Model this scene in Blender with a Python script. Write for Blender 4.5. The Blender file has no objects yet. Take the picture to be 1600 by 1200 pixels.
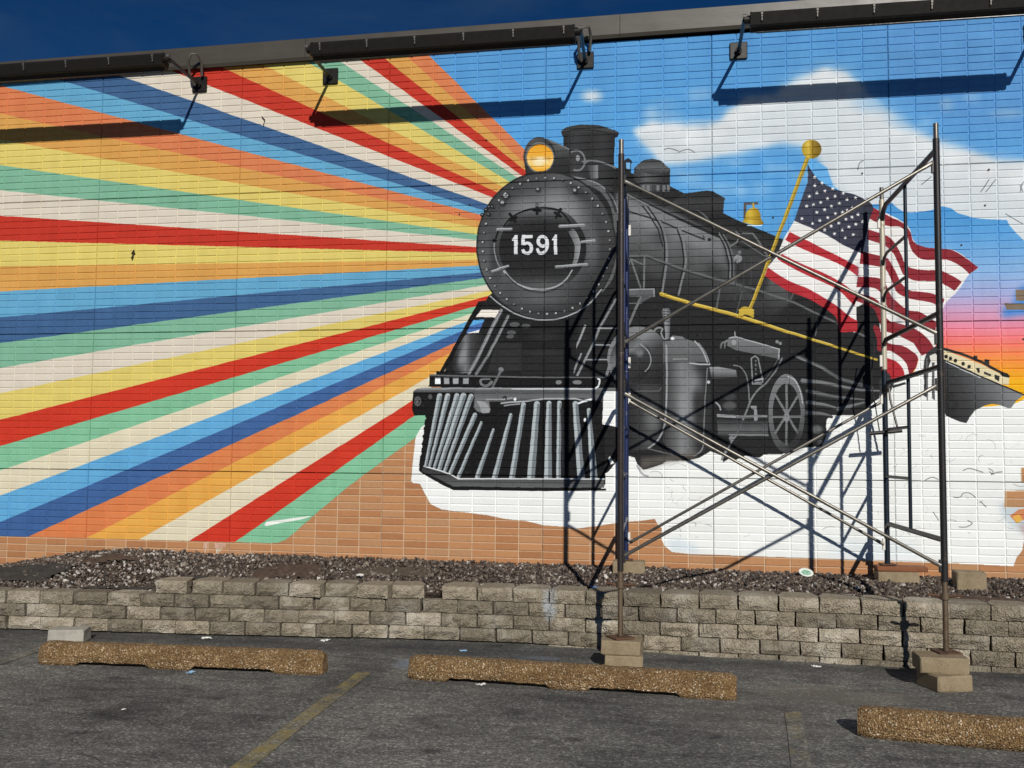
import bpy, math, random
import numpy as np
from mathutils import Vector, Matrix

# ================================================================ camera, sky, sun, exposure
scene = bpy.context.scene
CAM = Vector((5.947, -9.066, 1.470))
FWD = Vector((-0.1842268372, 0.9804594476, 0.0689908986)); RGT = Vector((0.9828781912, 0.1840075387, 0.0095753321)); UPV = Vector((0.0033066206, -0.0695736828, 0.9975713353))
FPX = 1580.0                                   # focal length in pixels of a 1600 wide frame
cam_data = bpy.data.cameras.new('camera'); cam = bpy.data.objects.new('camera', cam_data)
scene.collection.objects.link(cam)
cam_data.sensor_width = 36.0; cam_data.lens = FPX/1600*36.0; cam_data.clip_start = .05; cam_data.clip_end = 2000
cam.matrix_world = Matrix(((RGT.x, UPV.x, -FWD.x, CAM.x), (RGT.y, UPV.y, -FWD.y, CAM.y), (RGT.z, UPV.z, -FWD.z, CAM.z), (0, 0, 0, 1)))
scene.camera = cam

SUN_DIR = Vector((-.335, 1.0, -.55)).normalized()          # the way the light travels
ELEV = math.asin(-SUN_DIR.z); AZ = math.atan2(-SUN_DIR.x, -SUN_DIR.y)
world = bpy.data.worlds.new('World'); scene.world = world; world.use_nodes = True
wn = world.node_tree; wn.nodes.clear()
sky = wn.nodes.new('ShaderNodeTexSky'); sky.sky_type = 'NISHITA'; sky.sun_disc = False
sky.sun_elevation = ELEV; sky.sun_rotation = AZ; sky.altitude = 2500; sky.air_density = .8; sky.dust_density = 0.0; sky.ozone_density = 4.0
bg = wn.nodes.new('ShaderNodeBackground'); bg.inputs['Strength'].default_value = .05
out = wn.nodes.new('ShaderNodeOutputWorld')
# thin high cirrus, the same all round the sky
tc = wn.nodes.new('ShaderNodeTexCoord'); mp = wn.nodes.new('ShaderNodeMapping'); mp.inputs['Scale'].default_value = (2.2, 2.2, 9.0); mp.inputs['Location'].default_value = (.35, .1, .6)
nz = wn.nodes.new('ShaderNodeTexNoise'); nz.inputs['Scale'].default_value = 1.6; nz.inputs['Detail'].default_value = 9; nz.inputs['Roughness'].default_value = .62; nz.inputs['Distortion'].default_value = .9
cr = wn.nodes.new('ShaderNodeValToRGB'); cr.color_ramp.elements[0].position = .42; cr.color_ramp.elements[1].position = .78; cr.color_ramp.elements[1].color = (.26, .26, .26, 1)
mx = wn.nodes.new('ShaderNodeMixRGB'); mx.blend_type = 'MIX'; mx.inputs['Color2'].default_value = (1.7, 2.7, 4.2, 1)
wn.links.new(tc.outputs['Generated'], mp.inputs['Vector']); wn.links.new(mp.outputs['Vector'], nz.inputs['Vector']); wn.links.new(nz.outputs['Fac'], cr.inputs['Fac'])
wn.links.new(cr.outputs['Color'], mx.inputs['Fac']); tint = wn.nodes.new('ShaderNodeMixRGB'); tint.blend_type = 'MULTIPLY'; tint.inputs['Fac'].default_value = 1; tint.inputs['Color2'].default_value = (.14, .58, .92, 1)   # a polarised, very clear sky
wn.links.new(sky.outputs['Color'], tint.inputs['Color1']); wn.links.new(tint.outputs['Color'], mx.inputs['Color1']); wn.links.new(mx.outputs['Color'], bg.inputs['Color']); wn.links.new(bg.outputs['Background'], out.inputs['Surface'])

sun_data = bpy.data.lights.new('sun', 'SUN'); sun_data.energy = 5.0; sun_data.angle = math.radians(.53); sun_data.color = (1.0, .955, .885)
sun = bpy.data.objects.new('sun', sun_data); scene.collection.objects.link(sun); sun.rotation_euler = SUN_DIR.to_track_quat('-Z', 'Y').to_euler(); sun.location = (9, -14, 10)
scene.view_settings.view_transform = 'Standard'; scene.view_settings.look = 'None'; scene.view_settings.exposure = -.42; scene.view_settings.gamma = 1
scene.view_settings.use_curve_mapping = False

# ================================================================ helpers
RND = random.Random(11); NPR = np.random.default_rng(5)
COL = scene.collection
def tag(o, label=None, cat=None, group=None, kind=None):
    if label: o['label'] = label
    if cat: o['category'] = cat
    if group: o['group'] = group
    if kind: o['kind'] = kind
    return o
def empty(name, loc=(0, 0, 0), rz=0):
    o = bpy.data.objects.new(name, None); COL.objects.link(o); o.location = loc; o.rotation_euler = (0, 0, rz); o.empty_display_size = .1; return o
class MB:
    """collects faces; build() links them as one mesh object"""
    def __init__(s): s.v = []; s.f = []; s.sm = []
    def add(s, vs, fs, smooth=False):
        n = len(s.v); s.v += [tuple(p) for p in vs]; s.f += [tuple(i+n for i in f) for f in fs]; s.sm += [smooth]*len(fs)
    def box(s, c, d, rz=0, bev=0.0):
        cx, cy, cz = c; a, b, h = d[0]/2, d[1]/2, d[2]/2; co, si = math.cos(rz), math.sin(rz)
        if bev <= 0:
            P = [(x, y, z) for z in (-h, h) for x, y in ((-a, -b), (a, -b), (a, b), (-a, b))]; F = [(0, 3, 2, 1), (4, 5, 6, 7), (0, 1, 5, 4), (1, 2, 6, 5), (2, 3, 7, 6), (3, 0, 4, 7)]
        else:
            e = bev; ring = lambda q, w, z: [(-q, -w+e, z), (-q+e, -w, z), (q-e, -w, z), (q, -w+e, z), (q, w-e, z), (q-e, w, z), (-q+e, w, z), (-q, w-e, z)]
            P = ring(a-e*.7, b-e*.7, -h)+ring(a, b, -h+e)+ring(a, b, h-e)+ring(a-e*.7, b-e*.7, h)
            F = [tuple(range(7, -1, -1)), tuple(range(24, 32))]+[(r*8+i, r*8+(i+1) % 8, r*8+8+(i+1) % 8, r*8+8+i) for r in range(3) for i in range(8)]
        s.add([(cx+x*co-y*si, cy+x*si+y*co, cz+z) for x, y, z in P], F)
    def tube(s, pts, r, n=10, caps=True, r2=None, flat=None):
        pts = [Vector(p) for p in pts]; rings = []; m = len(pts)
        up = Vector((0, 0, 1)) if abs((pts[1]-pts[0]).normalized().z) < .9 else Vector((1, 0, 0))
        for i, p in enumerate(pts):
            t = (pts[min(i+1, m-1)]-pts[max(i-1, 0)]).normalized(); u = t.cross(up).normalized(); w = u.cross(t).normalized()
            rr = r if r2 is None else r+(r2-r)*i/(m-1)
            fu = fw = 1.0
            if flat and i in flat: fu, fw = flat[i]
            rings.append([p+u*(rr*fu*math.cos(2*math.pi*k/n))+w*(rr*fw*math.sin(2*math.pi*k/n)) for k in range(n)])
        V = [q for R_ in rings for q in R_]; F = [(i*n+k, i*n+(k+1) % n, (i+1)*n+(k+1) % n, (i+1)*n+k) for i in range(m-1) for k in range(n)]
        s.add(V, F, True)
        if caps: s.add(rings[0], [tuple(range(n-1, -1, -1))]); s.add(rings[-1], [tuple(range(n))])
    def extrude_x(s, prof, x0, x1, smooth=False):
        n = len(prof); V = [(x0, y, z) for y, z in prof]+[(x1, y, z) for y, z in prof]
        s.add(V, [(i, (i+1) % n, n+(i+1) % n, n+i) for i in range(n)], smooth); s.add(V, [tuple(range(n-1, -1, -1)), tuple(range(n, 2*n))])
    def mesh(s, name):
        me = bpy.data.meshes.new(name); me.from_pydata(s.v, [], s.f)
        me.polygons.foreach_set('use_smooth', s.sm); me.update(); return me
    def build(s, name, m, parent=None):
        me = s.mesh(name); me.materials.append(m); return link(name, me, parent)
def link(name, me, parent=None):
    o = bpy.data.objects.new(name, me); COL.objects.link(o)
    if parent is not None: o.parent = parent
    return o
def fix_normals(o):
    import bmesh
    b = bmesh.new(); b.from_mesh(o.data); bmesh.ops.recalc_face_normals(b, faces=b.faces); b.to_mesh(o.data); b.free(); return o

# ---- node helpers
def lin(r, g_, b): 
    f = lambda v: (v/255/12.92 if v <= 10 else ((v/255+.055)/1.055)**2.4)
    return (f(r), f(g_), f(b), 1)
class N:
    def __init__(s, name, rough=.7, metallic=0.0, spec=.5):
        s.m = bpy.data.materials.new(name); s.m.use_nodes = True; s.t = s.m.node_tree; s.n = s.t.nodes
        s.b = s.n['Principled BSDF']; s.b.inputs['Roughness'].default_value = rough; s.b.inputs['Metallic'].default_value = metallic; s.b.inputs['Specular IOR Level'].default_value = spec
        s.geo = s.n.new('ShaderNodeNewGeometry'); s.tc = s.n.new('ShaderNodeTexCoord')
    def L(s, a, b): s.t.links.new(a, b)
    def set(s, sock, v):
        if hasattr(v, 'links') or hasattr(v, 'is_linked'): s.L(v, sock)
        else: sock.default_value = v
    def mapv(s, src, scale=(1, 1, 1), loc=(0, 0, 0), rot=(0, 0, 0)):
        m = s.n.new('ShaderNodeMapping'); m.inputs['Scale'].default_value = scale; m.inputs['Location'].default_value = loc; m.inputs['Rotation'].default_value = rot; s.L(src, m.inputs['Vector']); return m.outputs['Vector']
    def noise(s, vec, scale, detail=4, rough=.55, dist=0.0, col=False):
        q = s.n.new('ShaderNodeTexNoise'); q.inputs['Scale'].default_value = scale; q.inputs['Detail'].default_value = detail; q.inputs['Roughness'].default_value = rough; q.inputs['Distortion'].default_value = dist
        if vec is not None: s.L(vec, q.inputs['Vector'])
        return q.outputs['Color' if col else 'Fac']
    def voro(s, vec, scale, feature='F1', out='Distance', rnd=1.0):
        q = s.n.new('ShaderNodeTexVoronoi'); q.feature = feature; q.inputs['Scale'].default_value = scale; q.inputs['Randomness'].default_value = rnd
        s.L(vec, q.inputs['Vector']); return q.outputs[out]
    def ramp(s, fac, *stops, interp='LINEAR'):
        q = s.n.new('ShaderNodeValToRGB'); q.color_ramp.interpolation = interp; e = q.color_ramp.elements
        while len(e) < len(stops): e.new(.5)
        for k, (p, c) in enumerate(stops): e[k].position = p; e[k].color = c if len(c) == 4 else (*c, 1)
        s.L(fac, q.inputs['Fac']); return q.outputs['Color']
    def mix(s, fac, a, b, mode='MIX'):
        q = s.n.new('ShaderNodeMixRGB'); q.blend_type = mode; s.set(q.inputs['Fac'], fac); s.set(q.inputs['Color1'], a); s.set(q.inputs['Color2'], b); return q.outputs['Color']
    def math(s, op, a, b=0.0, c=None, clamp=False):
        q = s.n.new('ShaderNodeMath'); q.operation = op; q.use_clamp = clamp; s.set(q.inputs[0], a); s.set(q.inputs[1], b)
        if c is not None: s.set(q.inputs[2], c)
        return q.outputs['Value']
    def sep(s, v):
        q = s.n.new('ShaderNodeSeparateXYZ'); s.L(v, q.inputs[0]); return q.outputs
    def comb(s, x, y, z):
        q = s.n.new('ShaderNodeCombineXYZ'); s.set(q.inputs[0], x); s.set(q.inputs[1], y); s.set(q.inputs[2], z); return q.outputs[0]
    def white(s, vec):
        q = s.n.new('ShaderNodeTexWhiteNoise'); s.L(vec, q.inputs['Vector']); return q.outputs
    def color(s, c): s.set(s.b.inputs['Base Color'], c)
    def bump(s, h, strength=.5, dist=.01):
        q = s.n.new('ShaderNodeBump'); q.inputs['Strength'].default_value = strength; q.inputs['Distance'].default_value = dist; s.L(h, q.inputs['Height']); s.L(q.outputs['Normal'], s.b.inputs['Normal'])
    def spot(s, x, y, rx, ry, nz_):
        """0..1 mask of a ragged stain on the ground round (x, y)"""
        p = s.sep(s.geo.outputs['Position'])
        dx = s.math('DIVIDE', s.math('SUBTRACT', p[0], x), rx); dy = s.math('DIVIDE', s.math('SUBTRACT', p[1], y), ry)
        d = s.math('ADD', s.math('MULTIPLY', dx, dx), s.math('MULTIPLY', dy, dy))
        d = s.math('ADD', d, s.math('MULTIPLY', s.math('SUBTRACT', nz_, .5), 2.6))
        return s.math('SUBTRACT', 1.0, d, clamp=True)

# wall lattice: stack bond, measured on the wall plane y = 0
BW, BH, ZH = .2159096, .0677, 1.2739121          # brick pitch, course pitch, height of a control joint
def px_to_wall(px, py):
    """point of the mural's drawing sheet (photo units) -> metres on the wall plane"""
    d = FWD + RGT*((px-800)/FPX) - UPV*((py-600)/FPX); t = -CAM.y/d.y; p = CAM+d*t; return p.x, p.z
# ---------------------------------------------------------------- mural paint
class Paint:
    """flat paint on the wall plane: colour + coverage sampled on a grid of wall points"""
    def __init__(s, PX, PY, index):
        s.X, s.Y, s.index = PX, PY, index
        s.C = np.zeros(PX.shape + (3,), np.float32); s.A = np.zeros(PX.shape, np.float32)
    def win(s, x0, y0, x1, y1): return s.index(x0, y0, x1, y1)
    def put(s, w, m, c):
        if callable(c): c = c(s.X[w], s.Y[w])
        else: c = np.asarray(c, np.float32)
        m = m.astype(np.float32); k = m[..., None]
        s.C[w] = s.C[w]*(1-k) + (c/255.0)*k
        s.A[w] = np.maximum(s.A[w], m)
    def inside(s, w, pts):
        X, Y = s.X[w], s.Y[w]; r = np.zeros(X.shape, bool); n = len(pts)
        for i in range(n):
            (xa, ya), (xb, yb) = pts[i], pts[(i+1) % n]
            if ya == yb: continue
            r ^= ((Y >= min(ya, yb)) & (Y < max(ya, yb))) & (X < xa + (Y-ya)*((xb-xa)/(yb-ya)))
        return r
    def poly(s, pts, c, a=1.0, soft=0.0, rough=0.0):
        xs = [p[0] for p in pts]; ys = [p[1] for p in pts]; e = 3*soft+2
        w = s.win(min(xs)-e, min(ys)-e, max(xs)+e, max(ys)+e)
        if s.X[w].size == 0: return
        m = s.inside(w, pts).astype(np.float32)
        if soft > 0:
            k = s.scale*soft; m = blur(m, k)
        s.put(w, m*a, c)
    def ell(s, cx, cy, rx, ry, c, a=1.0, soft=0.0, r0=0.0, rot=0.0, clip=None):
        w = s.win(cx-max(rx, ry)*1.1-1, cy-max(rx, ry)*1.1-1, cx+max(rx, ry)*1.1+1, cy+max(rx, ry)*1.1+1)
        X, Y = s.X[w]-cx, s.Y[w]-cy
        if rot: co, si = math.cos(rot), math.sin(rot); X, Y = X*co+Y*si, Y*co-X*si
        d = np.sqrt((X/rx)**2+(Y/ry)**2)
        if soft > 0: m = np.clip((1-d)/soft, 0, 1); m = m*m*(3-2*m)
        else: m = (d <= 1).astype(np.float32)
        if r0 > 0: m = m*(d >= r0)
        if clip is not None: m = m*s.inside(w, clip)
        s.put(w, m*a, c)
    def line(s, pts, wd, c, a=1.0, soft=0.0, w2=None):
        xs = [p[0] for p in pts]; ys = [p[1] for p in pts]; e = max(wd, w2 or 0)+3+soft
        w = s.win(min(xs)-e, min(ys)-e, max(xs)+e, max(ys)+e); X, Y = s.X[w], s.Y[w]
        if X.size == 0: return
        best = np.full(X.shape, 1e9, np.float32); n = len(pts)-1
        for i in range(n):
            (xa, ya), (xb, yb) = pts[i], pts[i+1]; dx, dy = xb-xa, yb-ya; L = dx*dx+dy*dy+1e-9
            t = np.clip(((X-xa)*dx+(Y-ya)*dy)/L, 0, 1)
            d = np.hypot(X-xa-t*dx, Y-ya-t*dy)
            if w2 is not None: d = d - (wd+(w2-wd)*((i+t)/n))/2
            else: d = d - wd/2
            best = np.minimum(best, d)
        if soft > 0: m = np.clip(-best/soft+.5, 0, 1)
        else: m = np.clip(.5-best/.5, 0, 1)
        s.put(w, m*a, c)
def blur(m, sig):
    if sig < .4: return m
    r = int(3*sig)+1; k = np.exp(-.5*(np.arange(-r, r+1)/sig)**2); k /= k.sum()
    for ax in (0, 1):
        n = m.shape[ax]; N = n+2*r
        pad = [(0, 0), (0, 0)]; pad[ax] = (r, r)
        M = np.pad(m, pad, mode='edge'); N = M.shape[ax]+2*r
        kk = np.fft.rfft(k, N); sh = [1, 1]; sh[ax] = -1
        o = np.fft.irfft(np.fft.rfft(M, N, axis=ax)*kk.reshape(sh), N, axis=ax)
        sl = [slice(None)]*2; sl[ax] = slice(2*r, 2*r+n); m = o[tuple(sl)].astype(np.float32)
    return np.clip(m, 0, 1)
def curve(pts, n=6):
    o = []; P = [pts[0]]+list(pts)+[pts[-1]]
    for i in range(1, len(P)-2):
        a, b, c, d = P[i-1], P[i], P[i+1], P[i+2]
        for k in range(n):
            t = k/n
            o.append(tuple(.5*((2*b[j])+(-a[j]+c[j])*t+(2*a[j]-5*b[j]+4*c[j]-d[j])*t*t+(-a[j]+3*b[j]-3*c[j]+d[j])*t**3) for j in (0, 1)))
    o.append(tuple(pts[-1])); return o
def ramp(p0, p1, *stops):
    """colour changing along p0 -> p1; stops = (t, (r,g,b))"""
    dx, dy = p1[0]-p0[0], p1[1]-p0[1]; L = dx*dx+dy*dy
    T = [q[0] for q in stops]; K = np.array([q[1] for q in stops], np.float32)
    def f(X, Y):
        t = ((X-p0[0])*dx+(Y-p0[1])*dy)/L
        return np.stack([np.interp(t, T, K[:, j]) for j in range(3)], -1)
    return f
g = lambda v, b=2: ((v*.88-3, v*.89-2.5, v*.9-1) if v < 80 else (v*1.04-3.2, v*1.07-4, v*1.09-4))

def paint_mural(P):
    RED=(192,54,38); CRE=(218,209,193); YEL=(220,202,112); AMB=(214,160,84); SAL=(213,126,82); GRN=(126,180,152); LTB=(100,167,204); BLU=(62,98,142)
    # --- sky and sunset on the right of the rays
    sky = ramp((0,80),(0,640),(0,(86,154,212)),(.25,(86,162,222)),(.6,(88,160,218)),(1,(96,162,214)))
    P.poly([(640,-40),(1900,-40),(1900,660),(900,660),(760,460),(700,230)], sky)
    P.poly([(1330,-40),(1900,-40),(1900,250),(1500,235),(1380,150)], (88,148,206), .8, soft=22)
    dusk = ramp((0,330),(0,640),(0,(72,150,212)),(.12,(92,162,220)),(.3,(138,182,228)),(.42,(168,176,220)),(.5,(205,160,195)),(.58,(232,140,165)),(.65,(240,124,120)),(.72,(243,138,84)),(.79,(245,158,50)),(.86,(246,182,22)),(1,(247,186,16)))
    # soft sprayed clouds, built up in passes like an airbrush
    CL=(218,223,226)
    body=[(996,204),(1014,194),(1060,194),(1112,200),(1140,176),(1165,152),(1212,152),(1240,126),(1285,106),(1326,114),(1352,146),(1396,178),(1446,212),(1500,230),(1550,250),(1620,252),(1900,260),(1900,560),(1560,560),(1420,420),(1310,310),(1288,262),(1266,230),(1222,222),(1168,234),(1108,248),(1060,258),(1030,254),(1018,236),(998,216)]
    P.poly(body, CL, .75, soft=11); P.poly(body, CL, .85, soft=3.6)
    rc_=random.Random(3)
    for x,y,r in ((1000,205,16),(1020,200,20),(1050,205,26),(1085,212,26),(1120,205,26),(1150,182,26),(1175,165,24),(1200,160,24),(1230,148,26),(1255,130,24),(1285,118,22),(1312,124,22),(1335,140,24),(1360,166,26),(1400,196,32),(1440,226,36),(1490,248,40),(1540,266,40),(1600,280,50)):
        P.ell(x,y,r,r*.8,(228,232,234),.7,soft=.8)
    for k in range(60):
        x=rc_.uniform(1000,1600); y=rc_.uniform(max(110,230-abs(x-1300)*.4),300); v=rc_.choice((200,206,234,238)); P.ell(x,y,rc_.uniform(14,50),rc_.uniform(8,22),(v,v+5,v+9),rc_.uniform(.1,.3),soft=.95)
    for x,y,rx,ry,a in ((1085,262,60,14,.6),(1040,276,40,12,.5),(1150,248,60,12,.6),(1210,238,50,12,.6),(1262,250,24,22,.6),(1012,250,18,16,.6),(1370,160,60,26,.45),(1420,186,50,26,.55),(1470,200,60,26,.6),(1530,215,90,30,.8),(1600,226,80,30,.85),(1180,128,40,16,.5),(1120,160,40,18,.5),(1355,105,40,26,.5),(1220,112,30,14,.4)):
        P.ell(x,y,rx,ry,(88,158,216),a,soft=.95)
    for k in range(70):
        x=rc_.uniform(1150,1620); y=rc_.uniform(20,120); P.ell(x,y,rc_.uniform(16,50),rc_.uniform(8,20),rc_.choice(((70,128,186),(104,168,222),(78,140,200))),rc_.uniform(.12,.34),soft=.95)
    P.ell(925,150,26,16,CL,.9,soft=.95)
    hill = [(1240,330),(1378,318),(1394,317),(1402,325),(1410,330),(1420,332),(1445,330),(1460,327),(1472,322),(1486,325),(1497,333),(1517,339),(1535,342),(1573,344),(1577,351),(1585,361),(1600,376),(1640,400),(1900,440),(1900,660),(1240,660)]
    P.poly(hill, dusk)
    P.poly([(1262,243),(1292,262),(1302,290),(1330,312),(1300,330),(1262,290)], (100,176,232), .95)
    # a bare patch sprayed round with blue, right edge
    P.poly([(1565,497),(1566,480),(1582,476),(1588,455),(1600,446),(1660,446),(1660,500),(1600,492)], (78,140,212), 1, soft=4)
    for q in ([(1587,452),(1660,452),(1660,470),(1587,470)],[(1569,474),(1660,474),(1660,484),(1573,484)]):
        P.poly(q,(128,112,94))
    # --- white primer
    P.poly([(667,661),(660,664),(652,670),(649,686),(647,702),(644,732),(642,752),(646,755),(656,756),(662,768),(668,779),(673,788),(690,796),(720,800),(760,805),(790,811),(820,814),(850,821),(880,823),(900,826),(935,822),(965,817),(1000,814),(1023,811),(1026,818),(1034,826),(1033,842),(1038,853),(1050,863),(1080,866),(1200,870),(1300,874),(1360,876),(1480,880),(1584,885),(1588,872),(1597,860),(1600,845),(1900,845),(1900,624),(1600,624),(1587,630),(1560,634),(1480,640),(1380,596),(1300,560),(960,560),(700,600)], (240,243,241))
    # --- rays
    B=[((676,92.5),(815,229)),((644,95.5),(816,251)),((609,98),(819,265)),((571,99.5),(816,274.5)),((539,101),(812.5,280)),((494,105),(800,286)),((427.5,109.5),(787.5,292.5)),((362.5,112.5),(780,302)),((287,118),(776,311)),((204,124),(767.5,321)),((111,130),(760,330)),((7.5,135.5),(756,337)),((0,177),(751,346)),((0,218),(749,356)),((0,258),(746,366)),((0,297),(745,375)),((0,337),(745,386)),((0,376),(745,395)),((0,416),(745,406)),((0,455.5),(745,415)),((0,496),(747,426)),((0,536),(750,435)),((0,575),(755,446)),((0,614.5),(760,455)),((0,656),(765,462)),((0,697),(747,477)),((0,735),(737,490)),((0,774.5),(730,502)),((0,815.7),(722,517)),((44,838.5),(714,534)),((136,840),(704,551)),((216,843.5),(672,588)),((295,845.6),(644,626)),((367,847),(650,647.5)),((440,847),(662,671))]
    cols=[SAL,AMB,RED,CRE,GRN,YEL,AMB,RED,CRE,BLU,LTB,SAL,AMB,YEL,GRN,CRE,RED,YEL,AMB,LTB,BLU,GRN,CRE,YEL,RED,GRN,CRE,LTB,BLU,SAL,AMB,CRE,RED,GRN]
    low={SAL:(216,128,78),AMB:(226,168,78),CRE:(222,214,188),RED:(203,56,36),GRN:(130,192,155),LTB:(98,170,216),BLU:(62,99,154)}
    ext=lambda f,n,k:(f[0]+(f[0]-n[0])*k, f[1]+(f[1]-n[1])*k)
    for i,c in enumerate(cols):
        (f0,n0),(f1,n1)=B[i],B[i+1]
        if i>=23: c=low.get(c,c)
        k=.9
        P.poly([ext(f0,n0,k),f0,n0,ext(n0,f0,.08),ext(n1,f1,.08),n1,f1,ext(f1,n1,k)] if i<33 else [ext(f0,n0,k),f0,n0,(668,640),(667,661),(658,668),(648,685),(600,719),(545,760),(500,797),(456,836),(447,843),(434,848.5),(300,862)], c)
    # the rays stop at a straight course above the ground: scrape what ran below
    P.bottom((-400,828),(434,848.5))
    P.poly([(413,820),(416,815),(440,812),(478,807),(487,806),(470,812),(440,817),(416,822)],(238,242,236))
    for x,y,l in ((319,848,9),(321,849,14),(323,848,10),(337,848,8),(339,849,15),(341,849,18),(344,848,14),(347,849,9),(350,849,4),(352,849,6)): P.line([(x,y),(x-.5,y+l)],1.1,(232,232,228),.9)
    # --- locomotive: side of boiler, running gear, cab and tender
    D=g(38)
    P.poly([(880,262),(958,262),(973,263),(973,254),(977,249),(982,247.4),(986,250.5),(988,253),(986,256),(986,270),(991,272),(991.5,266),(993,261),(998,255.7),(1005.5,250.5),(1018,248.4),(1030,249.6),(1037,255),(1047.5,267),(1046.6,270),(1046.6,291),(1068.5,302),(1082.5,300.4),(1105,297.7),(1114,298.6),(1132.4,310),(1133,312),(1129.7,314.4),(1129.7,333),(1152.5,344),(1205,366),(1224,375),(1300,410),(1350,455),(1372,470),(1392,540),(1396,600),(1376,604),(1374.5,622),(1366,627.5),(1346.5,645),(1339.5,648.5),(1299,649),(1292,655.5),(1291,666),(1292,680),(1283.5,697.5),(1259,699),(1231,706),(1222,710),(1194,710),(1187,715),(1164.5,712),(1150,718.5),(1140,716),(1130,722),(1128,712),(1110,705),(1093,715),(1072,720),(1042,720),(1035,725),(1018,731),(1005.5,734),(996,725.5),(991.5,715),(983,713),(968,716),(950,738),(936,745),(930,700),(890,600),(880,500),(860,400),(860,300)], D)
    P.poly([(978,253),(985,253),(985,264),(979,264)],(120,180,225))
    P.poly([(991,262),(1047,266),(1047,292),(1064,300),(1010,300),(990,280)],ramp((988,0),(1050,0),(0,g(52)),(.35,g(92)),(.7,g(66)),(1,g(42))))
    P.poly(curve([(992,266),(998,256),(1012,250),(1030,250),(1040,258),(1047,267),(1020,272),(992,266)]),ramp((0,248),(0,272),(0,g(72)),(.6,g(92)),(1,g(58))))
    for x in (1003,1011,1019,1026,1035,1042): P.poly([(x,289),(x+4.5,289),(x+4.5,299),(x,299)],g(128 if x!=1019 else 70),.8)
    P.line(curve([(998,287),(1015,285),(1040,287)]),2,g(30))
    P.poly([(1069,302),(1105,298),(1114,299),(1132,310),(1129.7,333),(1100,336),(1060,330),(1030,330)],ramp((0,298),(0,336),(0,g(40)),(.5,g(66)),(1,g(46))))
    # boiler barrel, lit along its shoulder
    barrel=[(962,300),(985,303),(1060,335),(1128,372),(1160,385),(1215,420),(1240,470),(1200,500),(1130,480),(1060,470),(1000,470),(962,450)]
    P.poly(barrel, ramp((1085,300),(1035,470),(0,g(48)),(.14,g(82)),(.28,g(124)),(.42,g(112)),(.62,g(82)),(.82,g(56)),(1,g(38))), .95, soft=3)
    P.poly([(1125,350),(1224,376),(1218,392),(1190,470),(1140,430)],ramp((1200,360),(1150,450),(0,g(44)),(.4,g(62)),(1,g(40))),.9,soft=3)
    for x,y,rx,ry,v,a in ((1012,345,38,20,138,.65),(1085,372,48,18,132,.65),(1140,395,30,14,112,.4),(1020,420,40,20,84,.4),(1120,425,30,20,40,.5),(1030,372,24,20,66,.5),(1175,415,20,30,70,.4)): P.ell(x,y,rx,ry,g(v),a,soft=.95,rot=.45)
    P.line([(978,303),(1060,342),(1130,372),(1168,388)],5,g(40)); P.line([(980,304),(1060,345),(1132,378)],2.6,g(120)); P.line([(982,330),(1030,345),(1065,360),(1100,374)],2.4,g(48))
    for q,w_,v in (([(1015,323),(1024,335),(1034,352),(1040,372),(1042,392),(1041,412),(1037,440),(1034,460)],3.6,118),([(1062,360),(1068,378),(1071,400),(1071,415),(1067,432),(1060,460)],3.2,122),([(1124,365),(1133,380),(1139,398),(1142,415),(1141,436)],3.2,116),([(1130,366),(1139,382),(1145,400),(1147,420),(1146,440)],2,98),([(1076,330),(1092,330),(1104,340),(1116,355)],2.6,92)):
        P.line(curve(q),w_,g(v)); P.line(curve([(x-3.2,y) for x,y in q]),2.2,g(34))
    P.line([(1004,322),(1016,338),(1028,358),(1035,385)],2,g(38))
    P.line([(1060,355),(1062,352),(1066,353),(1067,358),(1063,360),(1060,357)],1.4,g(140)); P.line([(1098,368),(1100,371),(1098,373)],1.5,g(40)); P.ell(1108,374,3,2.4,g(36))
    P.line([(984,400),(1010,399),(1060,418),(1113,434),(1180,452),(1240,472),(1302,502),(1330,515),(1352,526)],3.2,g(96)); P.line([(984,402),(1010,402),(1060,421),(1113,437)],1.4,g(40))
    P.line([(1150,362),(1155,366),(1152,378),(1142,384)],2.4,g(110)); P.line([(1160,364),(1176,364),(1186,378),(1196,394),(1204,408)],3,g(104)); P.ell(1153,404,6.5,6.5,g(135)); P.ell(1155,394,3,3,g(112))
    for x in (1150,1163,1174): P.line([(x,405),(x-2,470)],1.8,g(72))
    P.line([(1125,450),(1119,485)],3,g(92)); P.line([(1160,455),(1150,490)],1.6,g(84)); P.line([(1240,458),(1234,470)],1.8,g(88)); P.line([(1278,500),(1274,524)],2,g(96))
    P.line([(1158,376),(1192,398),(1215,408)],1.8,g(96))
    # brackets and hanging gear under the running board
    P.line([(983,408),(977,440)],2.5,g(118)); P.line([(986,406),(1001,450)],2.8,g(110)); P.line([(985,404),(1004,413)],2.2,g(110)); P.line([(1007,402),(1006,450)],2.8,g(116))
    P.poly([(978,452),(1022,451),(1023,464),(978,463)],g(92)); P.line([(978,452.5),(1022,451.5),(1022.5,463)],1.8,g(150)); P.poly([(1004,464),(1018,464),(1000,474),(998,474)],g(84))
    P.line([(975,474),(1002,473)],1.8,g(120)); P.line([(1001,465),(992,485),(982,508),(979,520)],4,g(112))
    P.line([(962,468),(950,490),(937,512),(928,535)],3.6,g(128)); P.line([(928,535),(902,586)],3.6,g(140)); P.line([(914,509),(906,530),(893,556),(886,580)],3.4,g(150)); P.line([(908,553),(902,566),(896,582)],3,g(140))
    for a,b in (((937,513),(963,513)),((928,539),(964,539)),((916,562),(957,562)),((930,513),(966,513))): P.line([a,b],2.2,g(150))
    P.line([(962,548),(955,562),(947,588)],4.4,g(128))
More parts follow.
